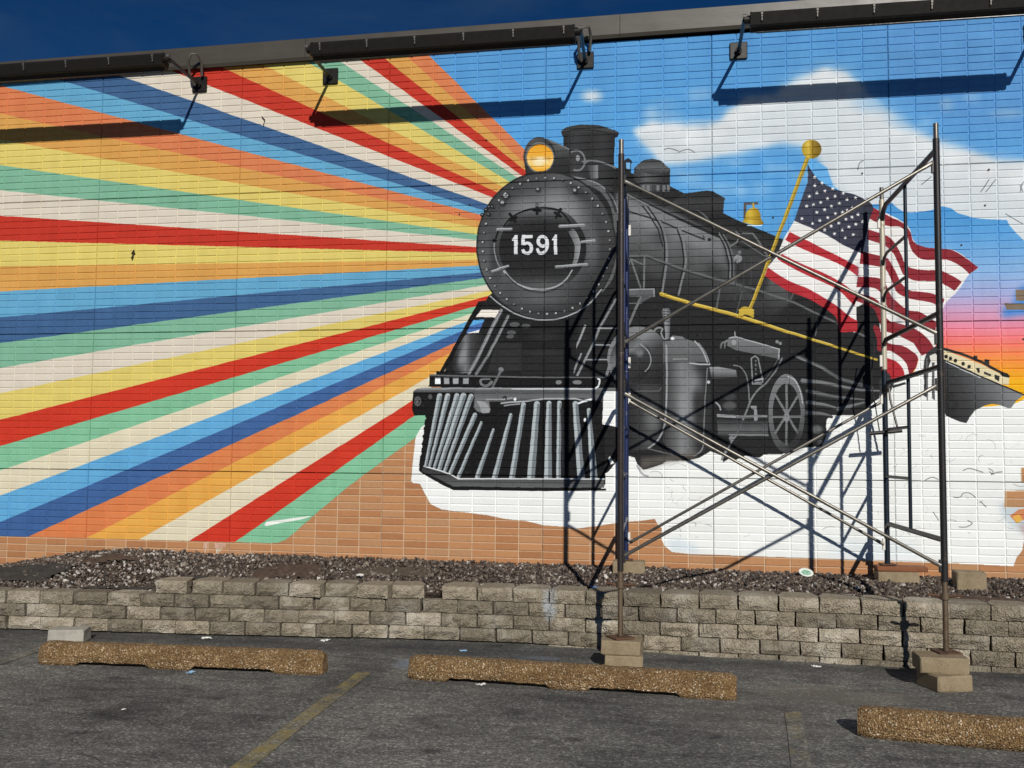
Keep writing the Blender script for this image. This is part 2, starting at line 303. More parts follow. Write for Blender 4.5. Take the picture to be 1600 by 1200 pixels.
    # safety pop on cylinder, cylinders
    P.poly([(1034,486),(1036,482),(1046,482),(1048,486),(1047,506),(1046,530),(1040,530),(1037,500)],ramp((1033,0),(1048,0),(0,g(88)),(.5,g(142)),(1,g(84))))
    for y in (487,491,495,502): P.line([(1035,y),(1047,y)],1.1,g(60))
    P.line(curve([(1022,520),(1024,515),(1030,512),(1035,514),(1033,520),(1036,528),(1040,530)]),2.6,g(138)); P.ell(1027,518,3.2,3,g(58)); P.poly([(1048,527),(1052,524),(1066,526),(1072,531),(1048,531)],g(116)); P.ell(1051,529,3,2.6,(232,234,236))
    P.ell(997,560,48,50,ramp((960,515),(1030,600),(0,g(120)),(.35,g(128)),(.6,g(70)),(1,g(34))))
    P.ell(986,562,33,36,ramp((965,530),(1012,590),(0,g(62)),(.35,g(118)),(.55,g(72)),(1,g(34)))); P.line(curve([(1000,537),(1012,548),(1017,562),(1014,574),(1008,580)]),1.8,g(150)); P.ell(985,566,16,20,g(52),.8,soft=.6); P.ell(1000,552,9,9,g(150),.6,soft=.9)
    P.poly([(976,600),(1038,600),(1038,640),(1028,690),(1014,702),(976,705)],ramp((976,0),(1040,0),(0,g(40)),(.5,g(74)),(.8,g(66)),(1,g(38))))
    P.ell(1020,655,20,36,g(112),.8,soft=.9); P.ell(1012,690,14,14,g(90),.5,soft=.9)
    P.poly([(1036,533),(1072,530),(1090,535),(1100,548),(1107,562),(1111,580),(1112,650),(1111,690),(1100,706),(1080,712),(1048,708),(1036,690)],ramp((1036,0),(1112,0),(0,g(62)),(.18,g(84)),(.38,g(122)),(.52,g(112)),(.72,g(60)),(1,g(48))))
    P.poly([(1036,533),(1072,530),(1092,536),(1104,556),(1108,566),(1036,566)],ramp((0,530),(0,568),(0,g(112)),(.5,g(104)),(1,g(86))),.9)
    P.line([(1052,561),(1074,561)],2,g(136)); P.line([(1078,567),(1092,569),(1109,569)],2.2,g(172)); P.ell(1084,600,22,36,g(150),.6,soft=.9); P.ell(1072,640,18,42,g(146),.6,soft=.9); P.ell(1090,625,12,30,g(48),.6,soft=.9)
    P.line(curve([(1041,540),(1042,600),(1040,650),(1036,672),(1026,690),(1013,700)]),2.8,g(150)); P.line(curve([(1086,533),(1098,548),(1105,566)]),2,g(172)); P.line(curve([(1092,536),(1102,550),(1109,568)]),1.2,g(150))
    P.line([(1105,575),(1102,620),(1099,690)],1.8,g(122)); P.ell(1107,597,2.5,2.5,g(190)); P.line(curve([(1100,690),(1096,704),(1085,712)]),2,g(130)); P.line(curve([(1013,701),(1050,710),(1085,711)]),2,g(96))
    P.line([(982,611),(1030,611),(1033,606)],2,g(86))
    # valve chest, rods
    P.poly([(1108,573),(1122,573),(1150,578),(1152,590),(1112,592)],ramp((0,573),(0,592),(0,g(150)),(.5,g(112)),(1,g(66))))
    P.line(curve([(1146,571),(1156,573),(1164,582),(1168,594),(1170,612),(1171,630)]),1.8,g(128))
    P.line(curve([(1126,543),(1128,536),(1137,533)]),3,g(108)); P.line(curve([(1132,543),(1134,533),(1141,531)]),2.4,g(120))
    P.poly([(1138,528),(1150,526),(1218,545),(1217,561),(1150,547),(1136,540)],ramp((0,526),(0,560),(0,g(120)),(1,g(92)))); P.line([(1140,528),(1150,526),(1218,545.5),(1217,561)],1.6,g(178)); P.ell(1147,535,4,4,g(148)); P.line([(1148,518),(1149,527)],1.8,g(150))
    P.line([(1174,560),(1180,556),(1185,560),(1190,586),(1192,596)],2.2,g(138)); P.line([(1174,560),(1176,600),(1190,600)],2.2,g(138))
    for y in (564,570,577,584): P.ell(1181,y,1.5,2,g(110))
    P.line([(1180,594),(1192,592)],3,g(168)); P.line([(1180,598),(1192,597)],1.8,g(140))
    P.line([(1222,560),(1212,580),(1196,600)],2.6,g(118)); P.line([(1216,560),(1205,580),(1196,592)],1.5,g(88))
    P.line(curve([(1196,600),(1182,612),(1172,628),(1160,658),(1150,680),(1143,690),(1135,706)]),3,g(122)); P.ell(1143,685,4,4,g(128)); P.line([(1134,705),(1128,718)],3.4,g(138))
    P.line(curve([(1118,628),(1124,634),(1126,640)]),2.6,g(160)); P.ell(1140,634,14,9,g(86),.9,soft=.5); P.ell(1140,620,13,8,g(72),.9,soft=.5)
    P.line([(1122,649),(1150,651),(1250,651)],4.4,g(150)); P.line([(1150,651.5),(1205,652.5)],1.4,g(70))
    P.poly([(1172,634),(1182,634),(1184,655),(1181,660),(1178,658),(1178,640),(1173,638)],g(142))
    P.poly([(1120,655),(1200,658),(1200,682),(1122,680)],ramp((0,655),(0,682),(0,g(56)),(.6,g(98)),(1,g(70))),.9); P.line([(1140,679),(1200,680)],2.6,g(122))
    # driving wheel
    P.ell(1229,646,30,63,g(34),.9)
    P.ell(1229,646,28.5,61.5,ramp((1200,590),(1255,700),(0,g(120)),(.5,g(104)),(1,g(66))),1,r0=.76)
    P.line(curve([(1231,588),(1242,594),(1250,610),(1254,630)]),1.3,g(190))
    for a,b in (((1229,600),(1229,694)),((1212,618),(1246,676)),((1246,620),(1212,676)),((1207,651),(1252,651))): P.line([a,b],3.6,g(116))
    P.ell(1229,652,5,7,g(128))
    P.ell(1243,690,20,22,g(34),.6,soft=.8)
    # pipes and springs behind the wheel
    for q,v in (([(1254,596),(1290,600),(1340,610),(1374,612)],112),([(1262,612),(1300,620),(1350,626)],98),([(1262,630),(1290,634),(1310,640)],112),([(1262,646),(1285,648),(1300,652)],100),([(1310,640),(1335,634),(1350,630)],108)):
        P.line(curve(q),9,g(58),w2=4); P.line(curve([(x,y-1.5) for x,y in q]),6,g(v),w2=2)
    P.line([(1244,556),(1284,574),(1312,592),(1362,606)],5,g(88)); P.line([(1244,557),(1290,578)],1.5,g(128))
    P.ell(1276,671,13,9,g(110),.8,soft=.6); P.ell(1282,690,8,8,g(90),.6,soft=.8)
    for a in ((1214,534),(1219,536.5)): P.ell(a[0],a[1],2.6,2.6,g(128))
    for a in ((1090,524),(1008,497),(1126,521),(1192,516)): P.ell(a[0],a[1],1.8,1.6,g(12))
    # gold hand rail
    P.line([(1033,459.5),(1083,475),(1153,493),(1230,518),(1300,540),(1370,562)],6,(196,168,64),w2=3.4); P.line([(1034,458.5),(1083,473.5),(1153,491.5),(1230,516.5),(1300,538.5)],1.3,(236,212,108)); P.line([(1036,462),(1083,477.5),(1153,496),(1230,520.5)],1,(140,112,30))
    # --- chimney and headlight
    P.poly([(880,203),(961,203),(959,262),(972,268),(972,290),(930,296),(880,285)],ramp((878,0),(962,0),(0,g(40)),(.25,g(66)),(.5,g(52)),(.75,g(60)),(1,g(36))))
    P.poly(curve([(876.6,204.5),(888,198),(912.5,195),(939,196.6),(965,206),(966.5,209),(961,215),(930,207),(900,207),(881,214),(876.6,204.5)]),ramp((0,195),(0,214),(0,g(60)),(.45,g(74)),(1,g(36)))); P.line(curve([(879,207),(900,203.5),(930,204),(962,211)]),1.6,g(34))
    P.poly([(915,258),(935,258),(935,280),(924,282)],ramp((915,0),(936,0),(0,g(48)),(.7,g(110)),(.9,g(128)),(1,g(48))))
    P.line(curve([(912,252),(926,251),(945,255),(962,262)]),2.6,g(112))
    P.poly([(818,247),(824,228),(835,217),(846,214),(858,218),(889,232),(891,270),(870,278),(822,276)],ramp((0,214),(0,275),(0,g(66)),(.25,g(84)),(.6,g(52)),(1,g(40)))); P.line([(848,215.5),(889,233)],2,g(112))
    P.ell(843,245,25,31,ramp((820,215),(866,275),(0,g(88)),(.5,g(56)),(1,g(48)))); P.ell(843.5,246,22.5,24,g(110),1,r0=.9)
    P.ell(844,246.6,20.6,21.2,ramp((0,226),(0,268),(0,(226,160,34)),(.4,(238,178,62)),(.62,(246,214,140)),(.75,(244,206,112)),(1,(232,164,30))))
    P.ell(843,250,17,8,(252,240,206),.9,soft=.8); P.ell(842,256,13,6,(252,238,196),.8,soft=.9); P.poly([(829,243),(842,248),(829,252)],(196,150,70),.5,soft=1); P.poly([(860,243),(847,248),(860,252)],(196,150,70),.5,soft=1)
    P.line(curve([(893,237),(902,235),(910,240),(914,250),(912,260),(906,266),(897,266)]),2.8,g(118)); P.ell(903,247,3,5,g(140)); P.poly([(908,252),(916,250),(922,252),(914,256)],g(110))
    # --- front of the engine below the smokebox
    P.poly([(764,462),(780,450),(905,450),(905,500),(893,612),(690,612),(686,590),(694,583),(700,568),(748,471),(759,470)],g(30))
    P.poly([(747,472),(757,470),(703,566),(692,583),(686,583)],g(14))
    for q in ([(752,484),(781,484),(776,496),(743,495)],): P.poly(q,(238,232,222))
    P.poly([(739,500),(757,499),(748,519),(728,521)],ramp((740,500),(746,520),(0,(96,174,224)),(.35,(92,168,222)),(.36,(72,112,176)),(1,(72,112,176)))); P.poly([(728,521),(749,515),(748,520)],(236,238,236))
    P.poly(curve([(727,523),(742,520),(758,526),(752,556),(738,580),(712,582),(706,568),(714,544),(727,523)]),ramp((706,0),(756,0),(0,g(40)),(.2,g(66)),(.42,g(118)),(.6,g(76)),(1,g(34)))); P.ell(722,558,10,24,g(150),.75,soft=.9,rot=.25)
    P.poly([(775,536),(815,536),(815,580),(762,582)],g(50)); P.poly([(815,545),(880,545),(880,585),(815,585)],g(40)); P.ell(850,525,40,14,g(56),.6,soft=.9); P.ell(850,552,46,8,g(58),.6,soft=.9)
    for x,y,rx,ry in ((804,507,8,4),(822,509,7,3.4),(799,520,7.5,3.6),(797,526,6,3)): P.ell(x,y,rx,ry,g(84))
    P.line([(783,485),(768,513),(750,551),(733,583)],5.6,g(118)); P.line([(784,484),(769,512),(751,550),(734,582)],1.4,g(158)); P.line([(794,494),(781,520),(762,556),(744,584)],4.6,g(112)); P.line([(795,494),(763,555)],1.2,g(150))
    # --- smokebox: ring, face and door
    P.line(curve([(886,278),(905,281),(930,289),(947,303),(958,322),(963,346),(964,380),(960,410),(952,436),(940,452)]),9,g(92)); P.line(curve([(890,277),(910,279),(934,287),(952,302),(963,322),(968,346)]),2,g(132)); P.line(curve([(955,296),(950,294),(948,298),(956,312),(962,330)]),4,g(60))
    P.ell(853.5,384,109.5,117,g(46))
    P.ell(853.5,384,107,114,ramp((770,300),(940,470),(0,g(66)),(.3,g(88)),(.6,g(78)),(1,g(54))))
    P.ell(853.5,384,92,98,g(112),.2,soft=.25); P.ell(853.5,384,78,82,g(140),.18,soft=.3)
    P.ell(880,330,60,40,g(138),.85,soft=.9,rot=.6); P.ell(815,325,40,26,g(104),.6,soft=.9,rot=-.6); P.ell(925,385,16,50,g(100),.7,soft=.9); P.ell(845,465,70,22,g(96),.7,soft=.9); P.ell(775,400,16,60,g(40),.6,soft=.9); P.ell(905,300,40,14,g(48),.6,soft=.9,rot=.6)
    P.ell(840,328,66,28,g(136),.65,soft=.9)
    P.ell(848,388,68,66,ramp((0,322),(0,455),(0,g(116)),(.18,g(58)),(.4,g(34)),(.75,g(40)),(1,g(84))))
    P.ell(846,372,60,38,g(30),.7,soft=.7); P.ell(850,444,46,10,g(90),.6,soft=.9)
    P.line(curve([(788,424),(800,438),(815,447),(835,452),(852,452),(870,447),(884,437),(894,422)]),3.6,g(160),w2=2); P.line(curve([(790,428),(806,444),(830,455),(855,456),(880,446)]),2,g(60))
    P.poly(curve([(888,362),(896,358),(903,368),(907,384),(905,400),(900,414),(894,414),(897,400),(897,382),(888,362)]),ramp((888,0),(907,0),(0,g(88)),(1,g(150))))
    P.line(curve([(787,354),(794,344),(803,337),(818,330),(838,325.5),(856,325),(870,328),(880,334),(888,344),(892,352)]),2.6,g(14))
    for x,y,r in ((800,339,-.6),(839,325,0),(873,332,.5)):
        for q in ((0,-6,0,9),(-5,3,5,4)): P.line([(x+q[0]*math.cos(r)-q[1]*math.sin(r),y+q[0]*math.sin(r)+q[1]*math.cos(r)),(x+q[2]*math.cos(r)-q[3]*math.sin(r),y+q[2]*math.sin(r)+q[3]*math.cos(r))],4.4,g(16))
    P.ell(839,320,3.4,2.4,g(96))
    P.line(curve([(777,362),(776,370),(773,377),(772,384),(773,395),(776,407),(781,418)]),2,g(130)); P.line([(778,362),(775,372)],3,g(16)); P.ell(772.5,376,3.6,3,g(18))
    for a,b,w_ in (((777,358.5),(799,357.5),4),((875,353.5),(912,351.5),5),((908,378.5),(929,376),4),((769,424),(794,415.5),3.6),((869,417),(917,413),4.4)): P.line([a,b],w_,g(128)); P.line([(a[0],a[1]-1.2),(b[0],b[1]-1.2)],1.3,g(186))
    for x,y,r in ((790,305,5.5),(785,316,4),(840,295,3),(898,297,3.4)): P.ell(x+1,y+2,r+3,r+3,g(36),.8,soft=.6); P.ell(x,y,r*.7,r*.7,g(150))
    for k in range(46):
        a=math.radians(k*7.83+3); x,y=853.5+99.5*math.cos(a),384+106.5*math.sin(a)
        P.ell(x+.8,y+.8,2.3,2.3,g(26)); P.ell(x,y,1.7,1.7,g(170 if (k*7)%3 else 120))
    for x,y in ((759,328),(754,336),(764,323),(769,323),(763,335)): P.ell(x,y,3.6,3.2,g(30)); P.ell(x-.5,y-.6,1.3,1.2,g(120))
    P.line(curve([(766,463),(785,478),(805,490),(826,497),(848,500),(872,498),(898,489),(921,474),(940,452)]),2,g(168))
    # numbers on the door
    Wt=(222,226,230)
    P.poly([(799.7,374),(803,370),(804,367.5),(808.8,367),(808.8,397.5),(803,397.5),(803,376),(799.7,376.5)],Wt)
    P.poly([(815,367),(832,367),(832,372),(820,372),(819.6,378.5),(824,377),(829,378.5),(832.5,383),(833,389),(831,394.5),(826.5,397.6),(820,397.6),(815.5,395),(813.8,390),(819,389),(820.5,392.5),(823.5,393.5),(826.8,391.5),(827.8,387),(826.5,383),(823.5,381.8),(819.5,383.5),(814,382.5)],Wt)
    P.ell(847.8,377,9.6,10.2,Wt); P.ell(847.8,377,4.1,5.2,g(38)); P.line(curve([(855,376),(855.4,383),(853.5,390),(848.5,395),(842.5,395),(839.8,390)]),4.8,Wt)
    P.poly([(862.4,373),(866,370),(867,366.5),(870.6,366),(870.6,397.5),(865.2,397.5),(865.2,375.5),(862.4,376)],Wt)
    # deck, buffer beam
    P.poly([(671,586),(672,585),(940,592),(960,588),(960,608),(668,604),(671,600)],g(20)); P.poly([(682,580),(700,581),(700,588),(681,588)],g(14)); P.line([(672,586.5),(760,588),(850,590),(946,590)],2.4,g(100))
    for x,v in ((683.5,238),(697.5,150),(712,160),(727.5,150)): P.poly([(x-4,591),(x+4.5,591),(x+4.5,600),(x-4,600)],g(v,0)); P.line([(x-4,591),(x+4.5,591)],1,g(190))
    P.line(curve([(768,597),(763,602),(757,603),(752,600),(751,594),(756,592),(765,592)]),5,g(116),w2=3); P.ell(759,596,3.6,2.4,g(30))
    for x in (873,902): P.ell(x,597.5,7 if x>880 else 5,3.4,g(120))
    P.line([(783,577),(779,586),(772,600),(762,622)],4,g(104)); P.ell(783,577.5,4.2,3.8,g(120))
    P.poly([(646,611),(652,607),(660,605.5),(960,606),(985,607),(985,622),(946,622),(900,618),(700,618),(646,618)],ramp((0,605),(0,622),(0,g(128)),(.3,g(92)),(.75,g(52)),(1,g(30)))); P.line([(655,607.5),(800,607),(930,608)],1.8,g(150)); P.line([(800,607.6),(930,607.6)],1.6,g(215)); P.line(curve([(930,607),(935,603),(937,594),(934,592)]),2.6,g(225))
    P.poly([(645,613),(700,613),(960,618),(960,640),(930,652),(668,649),(647,649),(644,640)],g(20)); P.ell(652.5,627,5.6,7.6,g(92),1,r0=.62); P.ell(652,627,2.5,4,g(96)); P.ell(672,620,3.6,4,g(84))
    P.poly([(740,613),(960,611),(960,630),(905,622),(850,622),(800,628),(742,628)],ramp((0,611),(0,630),(0,g(84)),(.5,g(102)),(1,g(70))))
    # cowcatcher
    P.poly([(667,648),(930,650),(944,655),(946,756),(938,764),(800,766),(708,766),(690,757),(660,740),(655,732),(656,718),(661,700),(664,676)],g(18))
    for k in range(22):
        t=k/21; P.ell(657+10.5*t+.9*math.sin(k*2.3),734-84*t,2.4,3,g(18))
    Lb=(176,186,190); Sb=(118,126,132)
    for t,b,w0,w1 in (((687,618),(665,728),7,3.6),((699.5,618),(671.5,728),7,3.8),((714,618),(678.5,731),7,4),((724,618),(686,734),8,5.4),((736,619),(694.5,737),7,4.6),((742,648),(703.5,739),6,5),((752,660),(716.5,744),3.5,5),((771,671),(746,745),3.5,6.5),((798,648),(773,746),4.6,7.5),((818,632),(800,746),6.5,7.5),((839,631),(829.5,746),8,10.5),((857.5,630),(856,746),7,10.5),((874,629),(872.5,746),6,6),((899,631),(908,747),8,10),((920,640),(928,748),5,10)):
        w0*=1.12; w1*=1.18; P.line([t,b],w0,Lb,w2=w1); P.line([(t[0]+w0*.26,t[1]+2),(b[0]+w1*.26,b[1])],w0*.5,Sb,w2=w1*.5); 
    P.line([(878,640),(882,748)],5,g(50))
    P.poly([(661,729),(676,733),(700,740),(717,748),(850,747.5),(944,748),(944,762),(850,762),(708,760),(690,751),(658,737)],ramp((0,728),(0,764),(0,g(50)),(.7,g(84)),(1,g(100)))); P.line([(662,728.5),(690,736),(706,742),(716,748),(850,748.2),(944,748.5)],2,(222,226,228))
    P.line([(700,759),(712,764),(850,766),(946,765)],3,g(14)); P.line([(658,737),(690,752),(704,761)],2.4,g(22))
    P.poly([(741,624),(745,622),(760,622),(764,627),(766.5,640),(765,645),(755,646),(746,643),(740,637)],g(112)); P.poly([(744,626),(757,628),(763,634),(766,641),(764,645),(752,645),(749,634)],g(152)); P.line([(760,624),(790,624),(800,622)],2.6,g(150)); P.line([(783,630),(820,627),(850,623),(900,623),(915,627)],2.6,g(168)); P.line([(788,634),(812,631)],2.2,g(150)); P.line(curve([(786,621),(790,620),(791,624)]),2,g(14)); P.ell(804.5,624,2,3,g(235)); P.line([(904,630),(914,626),(924,624)],3,g(225)); P.ell(914,656,2,3,g(225))
    P.line([(762,606),(770,592)],0.1,g(60))
    # white gap between beam and cylinder, painting not finished
    P.poly([(943,611),(978,611),(979,640),(977,690),(966,668),(964,667),(941,663),(942,640)],(242,244,243))
    P.poly([(930,716),(936,713),(942,722),(950,726),(952,722),(968,720),(982,712),(990,714),(996,726),(1000,734),(990,742),(940,760),(946,740)],(242,244,243),.0)
    P.poly([(950,716),(953,713),(957,720),(960,724),(954,726)],(242,244,243))
    P.poly([(948,742),(958,728),(972,715),(985,713),(992,717),(997,728),(1003,736),(1012,738),(960,770),(947,770)],(242,244,243))
    for q in ([(1000,716),(1040,712),(1090,706),(1086,716),(1050,722),(1030,726),(1012,731),(1002,734)],): P.poly(q,(112,106,98),.7,soft=3)
    P.line(curve([(996,728),(1000,736),(1006,742),(1012,744)]),3,g(150),.8); P.line(curve([(1046,728),(1058,724),(1072,728)]),1,g(170),.7)
    # --- bell, flag pole
    P.line([(1164,344),(1164,318),(1183,318)],4,(88,80,78)); P.line([(1177,318),(1177,326)],3,(188,158,52))
    P.poly(curve([(1160,347),(1164,340),(1166,332),(1170,327),(1177,325),(1184,327),(1188,334),(1189,342),(1193,350),(1176,351),(1160,347)]),ramp((1160,0),(1193,0),(0,(170,140,36)),(.35,(214,186,64)),(.6,(186,152,40)),(1,(138,108,26)))); P.line([(1164,342),(1189,343)],1.2,(120,94,24)); P.line([(1168,352),(1190,352)],1.6,(214,236,244))
    P.line([(1262,246),(1240,305),(1215,370),(1192,432),(1172,482)],6.6,(164,138,44),w2=5); P.line([(1260,248),(1190,432),(1171,480)],1.6,(216,188,76))
    P.ell(1268,233,15.5,14.5,ramp((1253,0),(1284,0),(0,(176,148,44)),(.35,(208,180,68)),(.55,(150,122,34)),(1,(120,96,26)))); P.ell(1262,226,6,5,(228,204,104),.7,soft=.9)
    for dy in (0,5,10): P.line(curve([(1156,485+dy*.9),(1164,481+dy*.8),(1176,485+dy*.9)]),4.6,(200,172,66)); P.line(curve([(1157,487.4+dy*.9),(1166,484+dy*.8),(1175,487.4+dy*.9)]),1,(128,102,28))
    # --- flag
    FR=(178,42,52); FD=(138,38,48); FW=(236,236,234)
    P.poly([(1241,345),(1225,372),(1214,400),(1200,417),(1195,430)]+curve([(1195,430),(1230,452),(1280,470),(1310,495),(1335,520)])+[(1338,508)]+curve([(1338,480),(1372,470),(1375,520),(1380,575),(1384,600)])+curve([(1384,600),(1400,592),(1420,588),(1430,575),(1432,560),(1455,570),(1462,540),(1470,500),(1476,476),(1497,454),(1515,428),(1529,419)])+curve([(1529,419),(1510,403),(1490,391),(1462,388),(1440,385),(1427,375),(1420,355),(1405,343),(1385,333),(1365,325)]),FW)
    def stripe(up,lo,c=FR): P.poly(curve(up)+curve(lo)[::-1],c)
    stripe([(1234,362),(1262,376),(1295,393),(1325,408),(1342,418)],[(1227,375),(1258,391),(1292,404),(1320,418),(1341,432)])
    stripe([(1222,397),(1250,411),(1290,428),(1315,442),(1340,461)],[(1214,404),(1248,424),(1286,441),(1312,455),(1335,478)])
    stripe([(1200,418),(1230,437),(1270,455),(1310,480),(1340,505)],[(1195,431),(1228,453),(1266,468),(1300,490),(1318,508)])
    P.poly([(1300,478),(1340,502),(1340,518),(1312,519),(1308,500)],FR)
    stripe([(1360,322),(1390,338),(1412,349),(1422,362),(1428,378),(1445,386),(1462,388),(1488,391),(1510,404),(1529,418)],[(1357,341),(1385,353),(1408,355),(1417,368),(1424,390),(1438,404),(1462,406),(1480,406),(1500,415),(1515,428)],FD)
    stripe([(1356,358),(1382,367),(1396,377),(1408,398),(1414,412),(1425,419),(1445,422),(1470,423),(1490,432),(1503,440)],[(1355,374),(1380,383),(1395,395),(1405,415),(1412,429),(1428,438),(1448,439),(1466,440),(1480,447),(1492,454)],FD)
    stripe([(1345,392),(1372,399),(1388,405),(1400,425),(1408,442),(1420,453),(1438,456),(1458,459),(1476,467)],[(1343,412),(1370,416),(1384,421),(1394,440),(1402,457),(1420,466),(1440,470),(1458,474),(1470,482)],FD)
    stripe([(1340,432),(1368,434),(1382,440),(1390,458),(1400,470),(1418,484),(1436,487),(1452,496),(1462,503)],[(1338,449),(1365,450),(1378,460),(1386,478),(1400,492),(1418,503),(1438,508),(1458,518),(1462,522)],FD)
    stripe([(1338,458),(1356,462),(1372,470),(1378,485),(1388,500),(1400,504),(1430,514),(1450,530),(1460,545)],[(1338,470),(1352,476),(1366,484),(1375,505),(1382,516),(1404,523),(1426,530),(1440,545),(1452,560)],FD)
    P.poly([(1372,505),(1382,516),(1400,518),(1430,524),(1444,540),(1449,552),(1440,556),(1428,537),(1405,524),(1384,518)],FD)
    stripe([(1366,507),(1375,514),(1378,530),(1392,537),(1410,540),(1424,548),(1434,558),(1432,573)],[(1364,512),(1370,530),(1372,548),(1390,548),(1404,556),(1416,568),(1420,582),(1422,588)],FD)
    stripe([(1376,556),(1392,561),(1402,566),(1411,577),(1414,589)],[(1378,580),(1382,600),(1390,598),(1400,594),(1410,590)],FR)
    for x,y,rx,ry in ((1340,425,7,26),(1350,470,6,20),(1395,470,7,40),(1383,395,8,30),(1405,500,8,16)): P.ell(x,y,rx,ry,(120,124,140),.28,soft=.9)
    P.poly([(1262,256),(1265,262)]+curve([(1266,264),(1280,282),(1306,296),(1340,306),(1364,322),(1358,345),(1353,372),(1347,396)])+curve([(1347,396),(1320,384),(1290,366),(1265,355),(1241,345)])+[(1251,315),(1262,285)],ramp((1240,0),(1365,0),(0,(60,64,82)),(.7,(54,58,74)),(1,(46,48,62))))
    st=[]
    for X,Y in ((413,297),(465,338),(413,354),(540,377),(484,393),(612,408),(428,407),(376,430),(555,430),(503,445),(698,440),(638,452),(404,486),(454,473),(585,478),(357,497),(529,499),(428,541),(482,522),(558,550),(640,528),(676,510),(324,584),(504,577),(607,541),(450,598),(399,617),(580,614),(630,590),(672,574),(713,556),(482,662),(527,636),(650,641),(698,623),(744,606),(551,689),(604,663),(681,695),(626,718)): st.append((1180+X*.225,210+Y*.225))
    for x,y in st:
        pts=[]
        for k in range(10):
            r=(3.4 if k%2==0 else 1.35); a=-math.pi/2+k*math.pi/5+.15; pts.append((x+r*math.cos(a),y+r*.95*math.sin(a)))
        P.poly(pts,(240,240,238))
    P.poly([(1384,602),(1400,594),(1414,590),(1424,588),(1432,574),(1436,560),(1448,556),(1460,545),(1476,545),(1476,660),(1380,660),(1376,612)],(240,243,241))
    # --- second vehicle far right: grey hull, cream coach
    P.poly([(1474,566),(1477,562),(1600,616),(1640,640),(1600,617),(1588,626),(1580,637),(1576,638),(1562,633),(1550,631),(1538,634),(1524,641),(1515,652),(1510,661),(1500,659),(1478,650),(1474,640)],ramp((1475,650),(1580,600),(0,g(40)),(.35,g(70)),(.7,g(100)),(1,g(128))))
    P.poly([(1474,562),(1474,546),(1500,556),(1540,572),(1566,586),(1577,590),(1577,602),(1560,600),(1530,586),(1500,572)],(226,214,176))
    P.line([(1474,545),(1500,552),(1535,566),(1560,580),(1576,588)],4,g(48)); P.line([(1474,562),(1500,573),(1530,587),(1565,602),(1600,617)],2,g(24)); P.line([(1478,565),(1502,577),(1532,590)],1,g(230))
    P.poly([(1521,556),(1527,556),(1527,565),(1521,563)],g(50)); P.poly([(1538,561),(1546,562),(1546,574),(1538,570)],g(52)); P.poly([(1562,583),(1566,581),(1575,584),(1577,590),(1566,588)],g(36))
    for x,y in ((1478,557),(1485,560),(1493,563.5),(1505,568.5),(1514,573)): P.ell(x,y,2.8,3,g(46))
    for q in ([(1525,575),(1531,575),(1531,582),(1528,582)],[(1538,580),(1549,585),(1548,588),(1538,584)],[(1554,585),(1562,588),(1561,596),(1554,592)]): P.poly(q,g(52))
    for x,y,r in ((1486,620,9),(1494,632,8),(1488,640,8)): P.ell(x,y,r,r,g(40),.6,soft=.9)
    # cab end between flag and post, half painted
    P.poly(curve([(1444,600),(1443,575),(1446,556),(1456,545),(1464,540)])+[(1466,552),(1456,560),(1450,575),(1450,622),(1443,618)],g(66)); P.poly([(1452,556),(1462,552),(1464,566),(1456,570)],(226,224,216)); P.poly([(1456,566),(1460,566),(1461,626),(1456,622)],g(90)); P.line([(1448,560),(1449,625)],2,g(110))
    P.poly([(1374,598),(1380,580),(1390,584),(1396,600),(1392,612),(1376,614)],g(62)); P.poly([(1392,603),(1414,597),(1416,600),(1396,606)],g(60))
    # pencil lines on the primer
    rnd=random.Random(7)
    for k in range(85):
        x=rnd.choice([rnd.uniform(1010,1160),rnd.uniform(1290,1600),rnd.uniform(1380,1600)]); y=rnd.uniform(740,850) if x<1200 else rnd.uniform(665,845); r=rnd.uniform(4,15); a0=rnd.uniform(0,6.28); s_=rnd.uniform(.6,2.2); e=rnd.uniform(.4,1)
        P.line([(x+r*math.cos(a0+s_*t/6),y+e*r*math.sin(a0+s_*t/6)) for t in range(7)],rnd.uniform(.5,.9),g(rnd.choice([90,140,150,70])),rnd.uniform(.25,.65))
    for q in ([(1490,777),(1500,777),(1505,771),(1515,771),(1525,778)],[(1531,783),(1541,792)],[(1512,813),(1519,818),(1510,823),(1499,823)],[(1545,732),(1552,737),(1549,742)],[(1505,735),(1515,732),(1536,738)],[(1546,737),(1552,741),(1557,738),(1566,737)],[(1458,800),(1467,813)],[(1446,750),(1457,746),(1466,749)],[(1594,300),(1597,288),(1603,282)],[(1594,290),(1598,300)],[(1571,334),(1598,350)],[(1532,300),(1546,280)],[(1540,300),(1556,280)],[(1440,288),(1455,276)],[(1340,265),(1343,255),(1350,250)],[(1038,234),(1046,232),(1060,236)],[(1060,238),(1075,233),(1085,238)]): P.line(curve(q),1.1,g(70),.8)
    # bare and stained spots at the right end of the primer
    P.poly([(1560,790),(1575,780),(1600,765),(1640,765),(1640,830),(1590,830),(1572,812)],(176,192,202),.7,soft=5)
    P.poly([(1595,730),(1640,730),(1640,753),(1595,754)],(206,176,140),.9); P.poly([(1570,767),(1640,766),(1640,793),(1569,793)],(196,160,120),.9)
    P.bare([(1597,731),(1640,731),(1640,752),(1597,752)]); P.bare([(1573,769),(1640,768),(1640,792),(1573,792)])
    P.poly([(1578,806),(1592,796),(1640,790),(1640,815),(1600,812),(1588,817)],(204,128,84),.95); P.poly([(1582,808),(1592,803),(1598,812),(1590,818)],(226,176,80)); P.poly([(1592,820),(1640,815),(1640,835),(1600,838)],(186,160,160),.8,soft=3)
